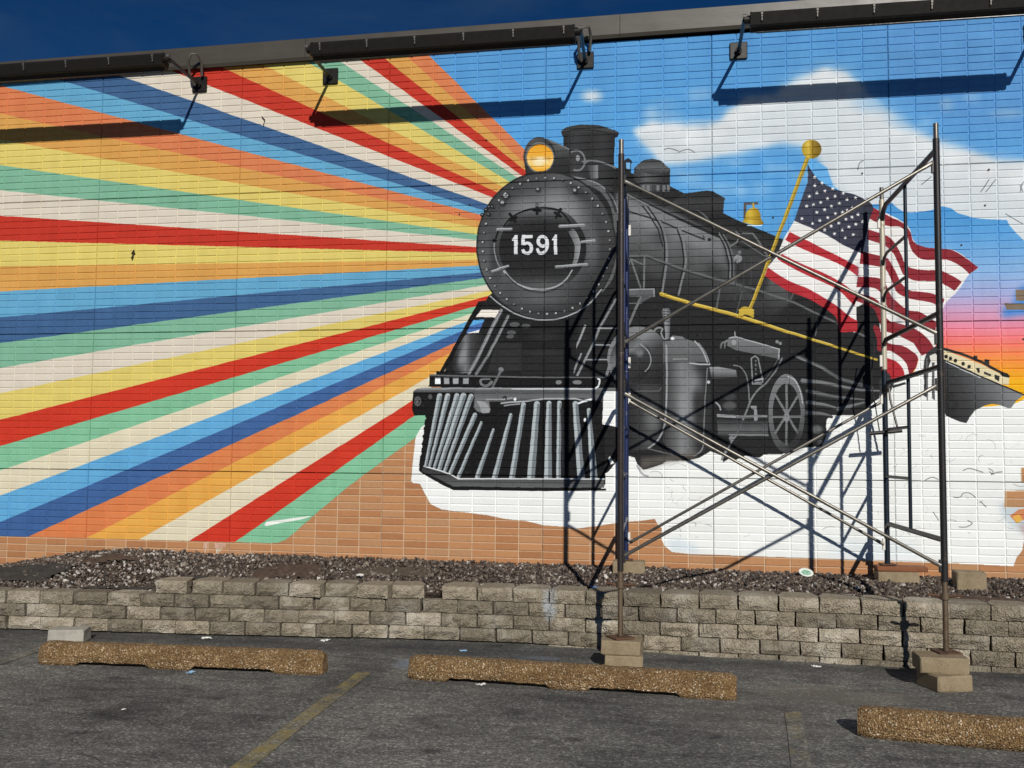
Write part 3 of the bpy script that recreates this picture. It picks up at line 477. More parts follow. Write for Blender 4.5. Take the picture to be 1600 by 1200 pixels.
    P.poly([(1040,846),(1062,840),(1090,852),(1088,864),(1050,862)],(214,226,234),.8,soft=4); P.poly([(1290,840),(1420,842),(1440,876),(1300,872)],(222,232,238),.6,soft=6)
# ================================================================ mural sheet -> image on the wall
MX0, MX1, MZ0, MZ1, MRES = -1.75, 9.25, .20, 5.45, 300
MWd, MHt = int((MX1-MX0)*MRES), int((MZ1-MZ0)*MRES)
def blur2(a, s_):
    r = int(3*s_)+1; k = np.exp(-.5*(np.arange(-r, r+1)/s_)**2); k /= k.sum()
    a = np.apply_along_axis(lambda v: np.convolve(v, k, 'same'), 0, a); a = np.apply_along_axis(lambda v: np.convolve(v, k, 'same'), 1, a); return a/a.std()
def make_mural():
    xs = (np.arange(MWd)+.5)/MRES+MX0; zs = (np.arange(MHt)+.5)/MRES+MZ0
    Xw, Zw = np.meshgrid(xs, zs)
    d = np.stack([Xw-CAM.x, np.full_like(Xw, -CAM.y), Zw-CAM.z], -1)
    zc = d@np.array(FWD); PX = (800+FPX*(d@np.array(RGT))/zc).astype(np.float32); PY = (600-FPX*(d@np.array(UPV))/zc).astype(np.float32)
    # hand-held brush: edges wander by a fraction of a centimetre
    for A_ in (PX, PY):
        n_ = NPR.normal(size=(MHt//6+2, MWd//6+2)); n_ = blur2(n_, 1.3); A_ += np.repeat(np.repeat(n_, 6, 0), 6, 1)[:MHt, :MWd].astype(np.float32)*.16
    def index(x0, y0, x1, y1):
        q = [px_to_wall(a, b) for a in (x0, x1) for b in (y0, y1)]
        c = lambda v, n: int(min(max(v, 0), n))
        u = [(p[0]-MX0)*MRES for p in q]; v = [(p[1]-MZ0)*MRES for p in q]
        return (slice(c(min(v)-1, MHt), c(max(v)+2, MHt)), slice(c(min(u)-1, MWd), c(max(u)+2, MWd)))
    class WallPaint(Paint):
        scale = MRES/170.0
        def bottom(s, a, b):
            m = (s.Y > a[1]+(s.X-a[0])*(b[1]-a[1])/(b[0]-a[0])) & (s.X < 640); s.A[m] = 0
        def bare(s, pts):
            w = s.win(min(p[0] for p in pts), min(p[1] for p in pts), max(p[0] for p in pts), max(p[1] for p in pts)); s.A[w] = np.where(s.inside(w, pts), 0, s.A[w])
    P = WallPaint(PX, PY, index); paint_mural(P)
    px = np.empty((MHt, MWd, 4), np.float32); px[..., :3] = np.clip(P.C, 0, 1); px[..., 3] = np.clip(P.A, 0, 1)
    img = bpy.data.images.new('mural_paint', MWd, MHt, alpha=True); img.alpha_mode = 'CHANNEL_PACKED'
    img.pixels.foreach_set(px.ravel()); img.update(); img.pack(); return img
MURAL = make_mural()

def wall_material(name, mortar):
    m = N(name, rough=.74, spec=.22); pos = m.geo.outputs['Position']; p = m.sep(pos)
    u = m.math('DIVIDE', m.math('SUBTRACT', p[0], MX0), MX1-MX0); v = m.math('DIVIDE', m.math('SUBTRACT', p[2], MZ0), MZ1-MZ0)
    im = m.n.new('ShaderNodeTexImage'); im.image = MURAL; im.extension = 'EXTEND'; m.L(m.comb(u, v, 0.0), im.inputs['Vector'])
    cell = m.comb(m.math('FLOOR', m.math('DIVIDE', p[0], BW)), m.math('FLOOR', m.math('DIVIDE', m.math('SUBTRACT', p[2], ZH), BH)), 3.0)
    w = m.white(cell); fine = m.noise(pos, 160, 5, .7); big = m.noise(pos, 3.1, 4, .6)
    if mortar: bare = m.mix(m.noise(pos, 60, 3), lin(186, 152, 118), lin(224, 194, 162))
    else:
        bare = m.ramp(w['Value'], (0, lin(160, 106, 68)), (.25, lin(178, 120, 78)), (.5, lin(186, 130, 87)), (.75, lin(198, 142, 96)), (1, lin(180, 140, 104)))
        bare = m.mix(.38, bare, m.mix(m.noise(pos, 22, 6, .7), lin(142, 96, 62), lin(214, 164, 118)), 'MIX')
    grain = m.ramp(fine, (.25, (.78, .78, .78)), (.6, (1, 1, 1))); bare = m.mix(1.0, bare, grain, 'MULTIPLY')
    # brush-out, thin spots, a little dirt and brick to brick change in the paint
    tone = m.math('MULTIPLY_ADD', w['Value'], .07, .945 if not mortar else 1.03); tone2 = m.math('MULTIPLY_ADD', big, .16, .91); k = m.math('MULTIPLY', tone, tone2)
    paint = m.mix(1.0, im.outputs['Color'], m.comb(k, k, k), 'MULTIPLY')
    paint = m.mix(.5, paint, m.mix(1.0, paint, grain, 'MULTIPLY'))
    roll = m.noise(m.mapv(pos, (7.5, 1, 1.1)), 1.0, 5, .65, .3); mot = m.noise(pos, 38, 7, .74)
    paint = m.mix(.55, paint, m.comb(*[m.math('MULTIPLY_ADD', m.math('ADD', m.math('MULTIPLY', roll, .55), m.math('MULTIPLY', mot, .45)), .9, .05)]*3), 'SOFT_LIGHT')
    thin = m.ramp(mot, (.56, (0, 0, 0)), (.78, (1, 1, 1))); paint = m.mix(m.math('MULTIPLY', thin, .11), paint, lin(176, 172, 166))
    speck = m.ramp(m.noise(pos, 420, 2, .6), (.66, (0, 0, 0)), (.74, (1, 1, 1))); paint = m.mix(m.math('MULTIPLY', speck, .22), paint, (.02, .02, .022, 1))
    a = m.math('ADD', im.outputs['Alpha'], m.math('MULTIPLY', m.math('SUBTRACT', m.noise(pos, 90, 3), .5), .25))
    a = m.math('MULTIPLY', m.math('GREATER_THAN', a, .5), m.math('GREATER_THAN', im.outputs['Alpha'], .05))
    m.color(m.mix(a, bare, paint))
    m.bump(m.math('ADD', m.noise(pos, 230, 5, .7), m.math('MULTIPLY', m.noise(pos, 40, 3), .8)), .35 if not mortar else .6, .004)
    return m.m
BRICK = wall_material('painted_brick', False); MORTAR = wall_material('painted_mortar', True)

def simple(name, c, rough=.6, metallic=0.0, var=.25, scale=18, bump=0.0, spec=.5):
    m = N(name, rough, metallic, spec); o = m.tc.outputs['Object']
    n = m.noise(o, scale, 6, .65); k = m.math('MULTIPLY_ADD', n, var*2, 1-var); m.color(m.mix(1.0, c, m.comb(k, k, k), 'MULTIPLY'))
    r = m.math('MULTIPLY_ADD', m.noise(o, scale*2.3, 3), .25, rough-.12, clamp=True); m.L(r, m.b.inputs['Roughness'])
    if bump: m.bump(m.noise(o, scale*6, 4), bump, .004)
    return m.m
DARKGAP = simple('joint_shadow_gap', lin(46, 42, 40), .9)
def bronze():
    m = N('bronze_painted_metal', .42, .0, .5); pos = m.geo.outputs['Position']
    n = m.noise(m.mapv(pos, (.6, 1, 9)), 1.6, 5, .6); m.color(m.mix(n, lin(58, 53, 45), lin(82, 77, 69)))
    m.L(m.math('MULTIPLY_ADD', m.noise(pos, 6, 4), .2, .3), m.b.inputs['Roughness']); m.bump(m.noise(m.mapv(pos, (1, 1, 5)), 2.2, 3), .25, .01); return m.m
COPING = bronze()
HOUSING = simple('dark_bronze_housing', lin(30, 27, 22), .4, 0, .15, 9, spec=.35)
STEEL = simple('bare_steel_clip', lin(104, 102, 98), .55, .6, .2, 40)

# ================================================================ asphalt
def asphalt_nodes(m):
    pos = m.geo.outputs['Position']
    agg = m.voro(pos, 88, 'F1', 'Color'); aggv = m.sep(agg)[0]; fine = m.noise(pos, 260, 3, .7)
    base = m.ramp(aggv, (0, lin(46, 46, 45)), (.35, lin(78, 78, 75)), (.7, lin(114, 113, 108)), (.9, lin(150, 148, 142)), (1, lin(196, 193, 186)))
    base = m.mix(.45, base, m.ramp(m.noise(pos, 150, 4, .75), (.36, lin(38, 38, 38)), (.62, lin(150, 149, 144))))
    big = m.noise(m.mapv(pos, (1, 1, 1)), .85, 5, .6, .4); base = m.mix(1.0, base, m.ramp(big, (.3, (.72, .72, .73)), (.5, (1.22, 1.22, 1.19)), (.72, (1.62, 1.61, 1.56))), 'MULTIPLY')
    mid = m.noise(m.mapv(pos, (1.0, 2.2, 1)), 3.2, 6, .7, .8); base = m.mix(1.0, base, m.ramp(mid, (.32, (.5, .5, .51)), (.5, (1, 1, 1)), (.72, (1.25, 1.24, 1.21))), 'MULTIPLY')
    streak = m.noise(m.mapv(pos, (.9, 9, 1), rot=(0, 0, .12)), 1.0, 4, .6); base = m.mix(1.0, base, m.ramp(streak, (.3, (.74, .74, .75)), (.47, (1, 1, 1))), 'MULTIPLY')
    nz_ = m.noise(pos, 5, 5, .7)
    # tar-dark strip next to the block wall, oil drips, a pale dusty patch, spilled blue paint
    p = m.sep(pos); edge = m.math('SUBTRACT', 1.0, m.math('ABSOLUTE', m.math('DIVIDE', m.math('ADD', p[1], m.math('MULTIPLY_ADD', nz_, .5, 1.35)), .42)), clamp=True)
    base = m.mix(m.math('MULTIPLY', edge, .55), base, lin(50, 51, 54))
    base = m.mix(m.math('MULTIPLY', m.spot(2.75, -3.75, .3, .22, nz_), .6), base, lin(34, 34, 35))
    base = m.mix(m.math('MULTIPLY', m.spot(2.4, -3.25, .9, .3, nz_), .35), base, lin(44, 44, 46))
    base = m.mix(m.math('MULTIPLY', m.spot(3.7, -2.75, .25, .9, nz_), .4), base, lin(46, 46, 47))
    base = m.mix(m.math('MULTIPLY', m.spot(6.75, -2.45, .75, .32, nz_), .55), base, lin(128, 120, 108))
    base = m.mix(m.math('MULTIPLY', m.spot(6.2, -3.1, .6, .5, nz_), .3), base, lin(120, 112, 102))
    base = m.mix(m.math('MULTIPLY', m.spot(3.93, -2.12, .13, .2, nz_), .75), base, lin(136, 150, 166))
    base = m.mix(m.math('MULTIPLY', m.spot(4.75, -1.72, .2, .1, nz_), .5), base, lin(128, 140, 156))
    patch = m.ramp(m.noise(m.mapv(pos, (.7, 1.3, 1), (4.2, 1.1, 0)), .9, 3, .45, .6), (.53, (0, 0, 0)), (.55, (.42, .42, .42))); base = m.mix(patch, base, m.mix(1.0, base, (.72, .72, .74, 1), 'MULTIPLY'))
    for sx, sy, sr in ((3.1, -3.35, .07), (4.9, -3.3, .09), (5.3, -3.75, .06), (4.6, -4.1, .1), (6.0, -3.55, .07), (2.2, -3.0, .08)): base = m.mix(m.math('MULTIPLY', m.spot(sx, sy, sr, sr*.8, nz_), .7), base, lin(40, 40, 41))
    # cracks
    wob = m.mix(.12, pos, m.noise(pos, 2.2, 4, .6, col=True), 'ADD'); ck = m.voro(wob, .55, 'DISTANCE_TO_EDGE'); ckm = m.ramp(ck, (0, (1, 1, 1)), (.0012, (1, 1, 1)), (.0035, (0, 0, 0)))
    gate = m.ramp(m.noise(pos, .6, 2), (.6, (0, 0, 0)), (.66, (.8, .8, .8))); crack = m.math('MULTIPLY', ckm, gate)
    base = m.mix(crack, base, lin(26, 26, 27))
    h = m.math('SUBTRACT', m.math('ADD', aggv, m.math('MULTIPLY', fine, .8)), m.math('MULTIPLY', crack, 3.0))
    return base, h
m = N('asphalt_material', .86, 0, .35); c_, h_ = asphalt_nodes(m); m.color(c_); m.bump(h_, .9, .008); ASPHALT = m.m
def line_material(seed):
    m = N('worn_yellow_paint', .8, 0, .3); c_, h_ = asphalt_nodes(m); pos = m.geo.outputs['Position']
    wear = m.math('ADD', m.math('MULTIPLY', m.noise(m.mapv(pos, (1, 1, 1), (seed, 0, 0)), 4.5, 6, .7), .8), m.math('MULTIPLY', m.noise(pos, 60, 3, .7), .35))
    k = m.ramp(wear, (.47+.09*(seed > 2), (0, 0, 0)), (.66+.12*(seed > 2), (.85, .85, .85))); m.color(m.mix(k, c_, m.mix(m.noise(pos, 30, 3), lin(134, 118, 62), lin(174, 156, 92)))); m.bump(h_, .6, .005); return m.m
g_ = MB(); g_.add([(-90, -120, 0), (110, -120, 0), (110, 60, 0), (-90, 60, 0)], [(0, 1, 2, 3)]); tag(g_.build('asphalt_ground', ASPHALT), kind='structure')
def strip(name, pts, mt):
    b = MB(); n = len(pts)//2; b.add([(x, y, .004) for x, y in pts], [tuple(range(len(pts)))]); o = b.build(name, mt); tag(o, kind='structure'); return o
strip('parking_line', [(3.675, -2.5), (3.77, -2.48), (3.82, -3.4), (3.885, -4.55), (3.965, -6.0), (3.87, -6.0), (3.785, -4.55), (3.72, -3.4)], line_material(1.0))
strip('parking_line', [(6.41, -2.95), (6.50, -2.90), (6.485, -3.4), (6.455, -3.98), (6.42, -5.4), (6.33, -5.4), (6.36, -3.98), (6.39, -3.4)], line_material(5.3))
strip('parking_line', [(1.08, -2.12), (1.19, -2.2), (1.24, -2.8), (1.3, -4.2), (1.18, -4.2), (1.12, -2.8)], line_material(9.1))

# ================================================================ building
bld = empty('brick_building', (0, 0, 0)); tag(bld, 'long painted brick wall with a steam train and rainbow ray mural', 'building')
C0, C1, R0, R1 = -11, 47, -15, 59                     # brick columns / courses built
ZTOP = lambda x: 5.243+.0069*(x+1.2)                  # under edge of the metal coping
MD = .0065                                            # joints lie this far back
core = MB()
for a in range(C0, C1):
    if a % 7 == 0 or a == C0:
        b0 = a; b1 = min((a//7+1)*7, C1); x0 = b0*BW+(.0026 if b0 % 7 == 0 else 0); x1 = b1*BW-.002
        for r in range(R0, R1):
            if r % 20 == 0 or r == R0:
                t1 = min((r//20+1)*20, R1); z0 = ZH+r*BH+(.003 if r % 20 == 0 else 0); z1 = ZH+t1*BH-.003
                core.box(((x0+x1)/2, MD+.02, (z0+z1)/2), (x1-x0, .04, z1-z0))
core.build('mortar_bed', MORTAR, bld)
bk = MB(); bk.box((C0*BW/2+C1*BW/2, .20, 2.62), ((C1-C0)*BW+.3, .25, 5.4)); bk.build('backing_wall', DARKGAP, bld)
def brick_verts(w, h):
    e = .0034; a, b = w/2, h/2
    f = [(-a+e, 0, -b+e), (a-e, 0, -b+e), (a-e, 0, b-e), (-a+e, 0, b-e)]; o = [(-a, e, -b), (a, e, -b), (a, e, b), (-a, e, b)]; k = [(-a, MD+.012, -b), (a, MD+.012, -b), (a, MD+.012, b), (-a, MD+.012, b)]
    F = [(0, 1, 2, 3)]+[(i+4, (i+1) % 4+4, (i+1) % 4, i) for i in range(4)]+[(i+8, (i+1) % 4+8, (i+1) % 4+4, i+4) for i in range(4)]
    return np.array(f+o+k), F
VARS = []
for k in range(4):
    v, F = brick_verts(BW-.0105+RND.uniform(-.0012, .0012), BH-.0092+RND.uniform(-.0005, .0005)); me = bpy.data.meshes.new('brick'); me.from_pydata([tuple(p) for p in v], [], F); me.materials.append(BRICK); me.update(); VARS.append((me, v, F))
cells = []
for cix in range(C0, C1):
    for r in range(R0, R1):
        x = (cix+.5)*BW; z = ZH+(r+.5)*BH
        if z-BH/2 > ZTOP(x)-.01: continue
        p = Vector((x, 0, z))-CAM; zc = p.dot(FWD); u = 800+FPX*p.dot(RGT)/zc; vv = 600-FPX*p.dot(UPV)/zc
        vis = 8 < u < 1592 and 0 < vv < 1200 and z > .46
        cells.append((1/zc**3 if vis else 0, x, z))
cells.sort(key=lambda q: -q[0])
sv = []; sf = []
for i, (s_, x, z) in enumerate(cells):
    me, v, F = VARS[RND.randrange(4)]; dy = RND.uniform(-.0011, .0011); dx = RND.uniform(-.001, .001); dz = RND.uniform(-.001, .001); ax, az = RND.gauss(0, .008), RND.gauss(0, .003)
    if i < 300:
        o = link('brick', me, bld); o.location = (x+dx, dy, z+dz); o.rotation_euler = (ax, 0, az)
    else:
        q = v.copy(); y = q[:, 1].copy(); q[:, 1] = y+dy-q[:, 2]*ax*(y < .01)+q[:, 0]*az*(y < .01); q[:, 0] += x+dx; q[:, 2] += z+dz
        n = len(sv)*12; sv.append(q); sf += [tuple(j+n for j in f) for f in F]
me = bpy.data.meshes.new('brick_courses'); me.from_pydata(np.concatenate(sv).tolist(), [], sf); me.materials.append(BRICK); me.update(); tag(link('brick_courses', me, bld), kind='stuff')
# metal coping in ten foot lengths
for x0, x1 in ((-3.9, -.86), (-.86, 2.185), (2.185, 5.225), (5.225, 8.285), (8.285, 11.3)):
    b = MB(); za, zb = ZTOP(x0), ZTOP(x1); n = 5
    prof = [(-.052, 0.0), (-.045, -.012), (-.03, .0), (.3, .0), (.3, .2), (-.035, .212), (-.058, .2), (-.062, .018)]
    V = []; 
    for x, zz in ((x0+.002, za), (x1-.002, zb)): V += [(x, y, zz+z) for y, z in prof]
    k = len(prof); b.add(V, [(i, (i+1) % k, k+(i+1) % k, k+i) for i in range(k)]); b.add(V, [tuple(range(k-1, -1, -1)), tuple(range(k, 2*k))]); fix_normals(b.build('coping_length', COPING, bld))
rf = MB(); rf.box((3.7, 3.2, 5.3), (15.5, 5.8, .12)); rf.build('roof_deck', simple('roof_membrane', lin(120, 118, 112), .9), bld)
sw = MB()
for x in (-3.85, 11.25): sw.box((x, 3.2, 2.6), (.25, 5.7, 5.2))
sw.box((3.7, 6.2, 2.6), (15.2, .25, 5.2)); sw.build('side_walls', simple('rear_wall_paint', lin(170, 150, 130), .9), bld)
# two bent iron ties and a bolt left in the wall
RUSTDK = simple('rusty_iron', lin(52, 38, 28), .8, .2, .4, 60)
wx, wz = px_to_wall(412, 190); b = MB(); b.tube([(wx-.02, -.004, wz+.05), (wx+.02, -.02, wz+.01), (wx+.005, -.018, wz-.04)], .005, 6); b.build('wall_tie', RUSTDK, bld)
wx, wz = px_to_wall(209, 397); b = MB(); b.tube([(wx-.02, -.002, wz+.005), (wx+.02, -.035, wz+.03), (wx+.022, -.03, wz+.01)], .007, 6); b.tube([(wx, -.002, wz), (wx-.004, -.03, wz-.05)], .008, 6); b.build('wall_tie', RUSTDK, bld)
for q in ((1347, 271), (1545, 265), (1539, 321), (1502, 383), (1208, 340), (760, 219), (734, 320), (718, 335), (1599, 530)):
    wx, wz = px_to_wall(*q); b = MB(); b.tube([(wx, .004, wz), (wx, -.006, wz)], .008, 8); b.build('anchor_plug', RUSTDK, bld)

# ================================================================ wall lamps
LY, LZ = -.70, 5.065
def lamp(x0, x1, plates, label, conduit):
    xm = (x0+x1)/2; root = empty('wall_wash_lamp', (xm, LY, LZ)); tag(root, label, 'lamp', 'long linear lamps along the top of the wall')
    prof = [(y*.8, z*.8) for y, z in [(.075, -.07), (.088, -.02), (.082, .03), (.055, .068), (.015, .084), (-.035, .08), (-.07, .06), (-.078, .042), (-.046, -.06), (-.036, -.07), (-.01, -.07), (.03, -.105), (.06, -.105)]]
    b = MB(); b.extrude_x(prof, x0+.05-xm, x1-.05-xm); o = fix_normals(b.build('housing', HOUSING, root))
    for s_, xe in ((-1, x0), (1, x1)):
        b = MB(); pr = [(y*1.05, z*1.05) for y, z in prof[:11]]; b.extrude_x(pr, xe-s_*.055-xm-.007, xe-s_*.055-xm+.007); ec = fix_normals(b.build('end_cap', HOUSING, root))
        b = MB(); b.tube([(xe-xm-s_*.05, 0, .01), (xe-xm, 0, .01)], .037, 14); b.build('pivot_hub', HOUSING, ec)
        b = MB(); b.tube([(xe-xm-s_*.02, -.02, .03), (xe-xm+s_*.012, -.02, .03)], .022, 10); b.build('pivot_bolt', STEEL, ec)
    n = 6
    for k in range(n):
        x = x0+.14+(x1-x0-.28)*k/(n-1)-xm; b = MB(); b.box((x, -.061, .024), (.012, .012, .04)); b.box((x, -.057, .0), (.008, .01, .048)); b.box((x, -.066, .03), (.015, .012, .015)); b.build('latch_clip', STEEL, o)
    lens_ = MB(); lens_.box((0, .036, -.0865), (x1-x0-.2, .03, .004)); lens_.build('lens', simple('lamp_lens', lin(46, 48, 48), .2), o)
    for k, px_ in enumerate(plates):
        xe = x0 if abs(px_-x0) < abs(px_-x1) else x1
        b = MB(); b.box((px_-xm, -LY-.012, 5.095-LZ), (.155, .02, .155), 0, .006); pl = b.build('mounting_plate', HOUSING, root)
        b = MB(); b.tube([(px_-xm, -LY-.02, 5.09-LZ), (px_-xm, -LY-.055, 5.085-LZ)], .03, 12); b.build('swivel', HOUSING, pl)
        b = MB(); b.tube([(px_-xm, -LY-.05, 5.085-LZ), (xe-xm+(.0), .0, .01)], .016, 8); b.build('arm', HOUSING, root)
        if px_ in conduit:
            b = MB(); b.tube([(px_-xm-.03, -LY-.05, 5.07-LZ), (px_-xm-.05, -LY-.12, 5.16-LZ), (px_-xm-.04, -LY-.18, 5.27-LZ), (px_-xm, -LY-.2, 5.33-LZ), (px_-xm+.05, -LY-.16, 5.345-LZ), (px_-xm+.06, -LY-.1, 5.28-LZ), (px_-xm+.045, -LY-.06, 5.16-LZ)], .014, 8); b.build('conduit', simple('grey_conduit', lin(84, 80, 72), .5), root)
    return root
lamp(-1.36, 1.13, (-1.31, 1.066), 'dark bronze linear lamp at the left end, above the blue and orange rays', (1.066,))
lamp(2.475, 4.945, (2.431, 4.905), 'dark bronze linear lamp in the middle, above the point where the rays meet the sky', (4.905,))
lamp(6.305, 8.78, (6.283, 8.74), 'dark bronze linear lamp at the right end, above the painted white cloud', ())

# ================================================================ retaining wall of split-face blocks
def ret_y(x): return float(np.interp(x, [-3, .34, 1.0, 1.69, 2.98, 3.99, 4.6, 5.2, 5.95, 6.85, 7.7, 8.1, 11], [-1.95, -1.637, -1.565, -1.51, -1.375, -1.26, -1.245, -1.29, -1.375, -1.42, -1.47, -1.5, -1.75]))
def ret_z(x): t = min(max((x-4.9)/1.8, 0), 1); return .012+.026*t*t*(3-2*t)
def block_material():
    m = N('split_face_concrete', .93, 0, .2); o = m.tc.outputs['Object']; pos = m.geo.outputs['Position']; inf = m.n.new('ShaderNodeObjectInfo')
    n = m.noise(pos, 26, 8, .72); c = m.ramp(n, (.28, lin(90, 83, 70)), (.5, lin(146, 136, 117)), (.72, lin(196, 187, 169)))
    c = m.mix(.5, c, m.ramp(m.noise(pos, 140, 3, .7), (.3, lin(88, 78, 62)), (.65, lin(190, 178, 156))))
    pale = m.ramp(m.noise(pos, 3.3, 4, .6), (.52, (0, 0, 0)), (.7, (.65, .65, .65))); c = m.mix(pale, c, lin(206, 198, 182))
    k = m.math('MULTIPLY_ADD', inf.outputs['Random'], .6, .62); c = m.mix(1.0, c, m.comb(k, k, k), 'MULTIPLY')
    nz_ = m.noise(pos, 9, 5, .7); p = m.sep(pos)
    dx = m.math('DIVIDE', m.math('SUBTRACT', p[0], 4.79), .07); dz = m.math('DIVIDE', m.math('SUBTRACT', p[2], .31), .17)
    st = m.math('SUBTRACT', 1.0, m.math('ADD', m.math('ADD', m.math('MULTIPLY', dx, dx), m.math('MULTIPLY', dz, dz)), m.math('MULTIPLY', m.math('SUBTRACT', nz_, .5), 3.4)), clamp=True)
    c = m.mix(m.math('MULTIPLY', st, .7), c, lin(186, 196, 204)); m.color(c)
    m.bump(m.math('ADD', m.noise(pos, 48, 7, .72), m.math('MULTIPLY', m.voro(pos, 75, 'F1'), .7)), 1.0, .016); return m.m
BLOCK = block_material()
def block_mesh(w, h, d, seed, cap=False, rough=.017):
    R = random.Random(seed); nx, nz_ = 6, 3; V = []; F = []
    for j in range(nz_+1):
        for i in range(nx+1):
            ex = i in (0, nx); ez = j in (0, nz_); y = (.012 if ex or ez else -.004)+R.uniform(-rough, rough)*(.4 if ex or ez else 1)
            x = -w/2+w*i/nx+(0 if ex else R.uniform(-.006, .006)); z = h*j/nz_+(0 if ez else R.uniform(-.005, .005))
            if ex: x -= math.copysign(R.uniform(.002, .009), x)
            if ez: z += R.uniform(-.004, 0) if j else R.uniform(0, .004)
            V.append((x, y, z))
    n = nx+1
    for j in range(nz_):
        for i in range(nx): F.append((j*n+i, j*n+i+1, (j+1)*n+i+1, (j+1)*n+i))
    t = w*.36 if cap else w*.40; k = len(V)
    V += [(w/2-.002, d*.45, 0), (w/2-.002, d*.45, h), (t, d, 0), (t, d, h), (-t, d, 0), (-t, d, h), (-w/2+.002, d*.45, 0), (-w/2+.002, d*.45, h)]
    br, bl, tr, tl = nx, 0, nz_*n+nx, nz_*n
    F += [(br, k, k+1, *[j*n+nx for j in range(nz_, 0, -1)]), (k, k+2, k+3, k+1), (k+2, k+4, k+5, k+3), (k+4, k+6, k+7, k+5), (k+6, *[j*n for j in range(0, nz_+1)], k+7)]
    F += [tuple([nz_*n+i for i in range(n)]+[k+1, k+3, k+5, k+7]), tuple([i for i in range(nx, -1, -1)]+[k+6, k+4, k+2, k])]
    me = bpy.data.meshes.new('block'); me.from_pydata(V, [], F); me.materials.append(BLOCK); me.update(); return me
rw = empty('retaining_wall', (3.9, -1.4, 0)); tag(rw, 'low retaining wall of tan split-face concrete blocks along the gravel bed', 'wall')
BMS = [block_mesh(.2825, .1015, .2, k) for k in range(9)]; LMS = [block_mesh(.262, .104, .27, 60+k, True, .013) for k in range(4)]; CMS = [block_mesh(.282, .104, .30, 40+k, True, .013) for k in range(6)]
def put_block(me, x, z, dy=0, rz=0, tilt=0):
    s_ = math.atan2(ret_y(x+.15)-ret_y(x-.15), .3); o = link('block', me, rw); o.location = (x-3.9, ret_y(x)+dy+1.4, z); o.rotation_euler = (tilt, 0, s_+rz); return o
for c in range(-1, 3):
    x = -2.6+(.143 if c % 2 else 0)+.05*math.sin(c*3)
    while x < 10.4:
        if c >= 0 or x > 4.9: put_block(BMS[RND.randrange(9)], x, ret_z(x)+c*.1035, .006*c+RND.uniform(-.014, .014), RND.gauss(0, .022))
        x += .283+RND.uniform(-.002, .004)
for x, rz, dy in ((1.845, .02, .0), (2.12, -.03, .012), (2.40, .01, .0), (2.67, .02, .0), (2.945, -.02, -.015), (3.215, .03, .012), (3.49, -.04, -.01), (3.76-.27+.27, .05, .004)):
    put_block(LMS[RND.randrange(4)], x-.10+RND.uniform(-.006, .006), ret_z(x)+3*.1035, .02+dy*2.6, rz*2.6)
x = 4.07
while x < 10.4: put_block(CMS[RND.randrange(6)], x, ret_z(x)+3*.1035, .018+RND.uniform(-.012, .012), RND.gauss(0, .02)); x += .285

# ================================================================ planting bed and gravel
def bed_wall(x): return float(np.interp(x, [-4, -.93, -.5, 0, .6, 1.3, 3, 5, 7, 9, 12], [.26, .29, .38, .47, .515, .49, .495, .482, .47, .475, .47]))
def bed_front(x): return float(np.interp(x, [-4, -1, 1.4, 1.75, 3.55, 3.62, 3.88, 4.0, 5, 6.5, 12], [.295, .295, .295, .385, .39, .335, .335, .385, .39, .41, .41]))
def bed_z(x, y):
    y0 = ret_y(x)+.27; t = min(max((y-y0)/(0-y0), 0), 1); s_ = t*t*(3-2*t)*.6+t*.4
    h = bed_front(x)*(1-s_)+bed_wall(x)*s_
    h += .045*math.exp(-((x-.55)/.7)**2)*math.exp(-((y+.62)/.35)**2)+.02*math.sin(x*3.1+1)*math.sin(y*4+x)*math.sin(math.pi*t)
    return h
b = MB(); nx, ny = 150, 12; V = []
for i in range(nx+1):
    x = -3+13.6*i/nx
    for j in range(ny+1):
        y0 = ret_y(x)+.1; y = y0+(.03-y0)*j/ny; V.append((x, y, bed_z(x, y)-.012+RND.uniform(-.006, .006)))
b.add(V, [(i*(ny+1)+j, (i+1)*(ny+1)+j, (i+1)*(ny+1)+j+1, i*(ny+1)+j+1) for i in range(nx) for j in range(ny)], True)
m = N('bed_soil', .95, 0, .15); pos = m.geo.outputs['Position']; m.color(m.ramp(m.noise(pos, 30, 7, .7), (.3, lin(48, 40, 34)), (.6, lin(86, 74, 62)), (.8, lin(120, 108, 92)))); m.bump(m.noise(pos, 60, 5, .7), 1, .02)
tag(fix_normals(b.build('planting_bed', m.m)), kind='structure')
ROCK0 = np.array([(1, 0, 0), (-1, 0, 0), (0, 1, 0), (0, -1, 0), (0, 0, 1), (0, 0, -1), (.6, .6, .55), (-.6, .6, .5), (.6, -.6, .5), (-.6, -.6, .55)], float)
ROCKF = [(4, 8, 6), (4, 6, 7), (4, 7, 9), (4, 9, 8), (0, 6, 8), (2, 7, 6), (1, 9, 7), (3, 8, 9), (0, 2, 6), (2, 1, 7), (1, 3, 9), (3, 0, 8), (5, 2, 0), (5, 1, 2), (5, 3, 1), (5, 0, 3)]
NR = 40000; rv = np.empty((NR, 10, 3), np.float32); rc = np.empty((NR, 10, 4), np.float32)
PAL = [lin(86, 77, 71), lin(72, 64, 60), lin(102, 92, 84), lin(82, 69, 60), lin(116, 104, 94), lin(60, 53, 50)]
i = 0
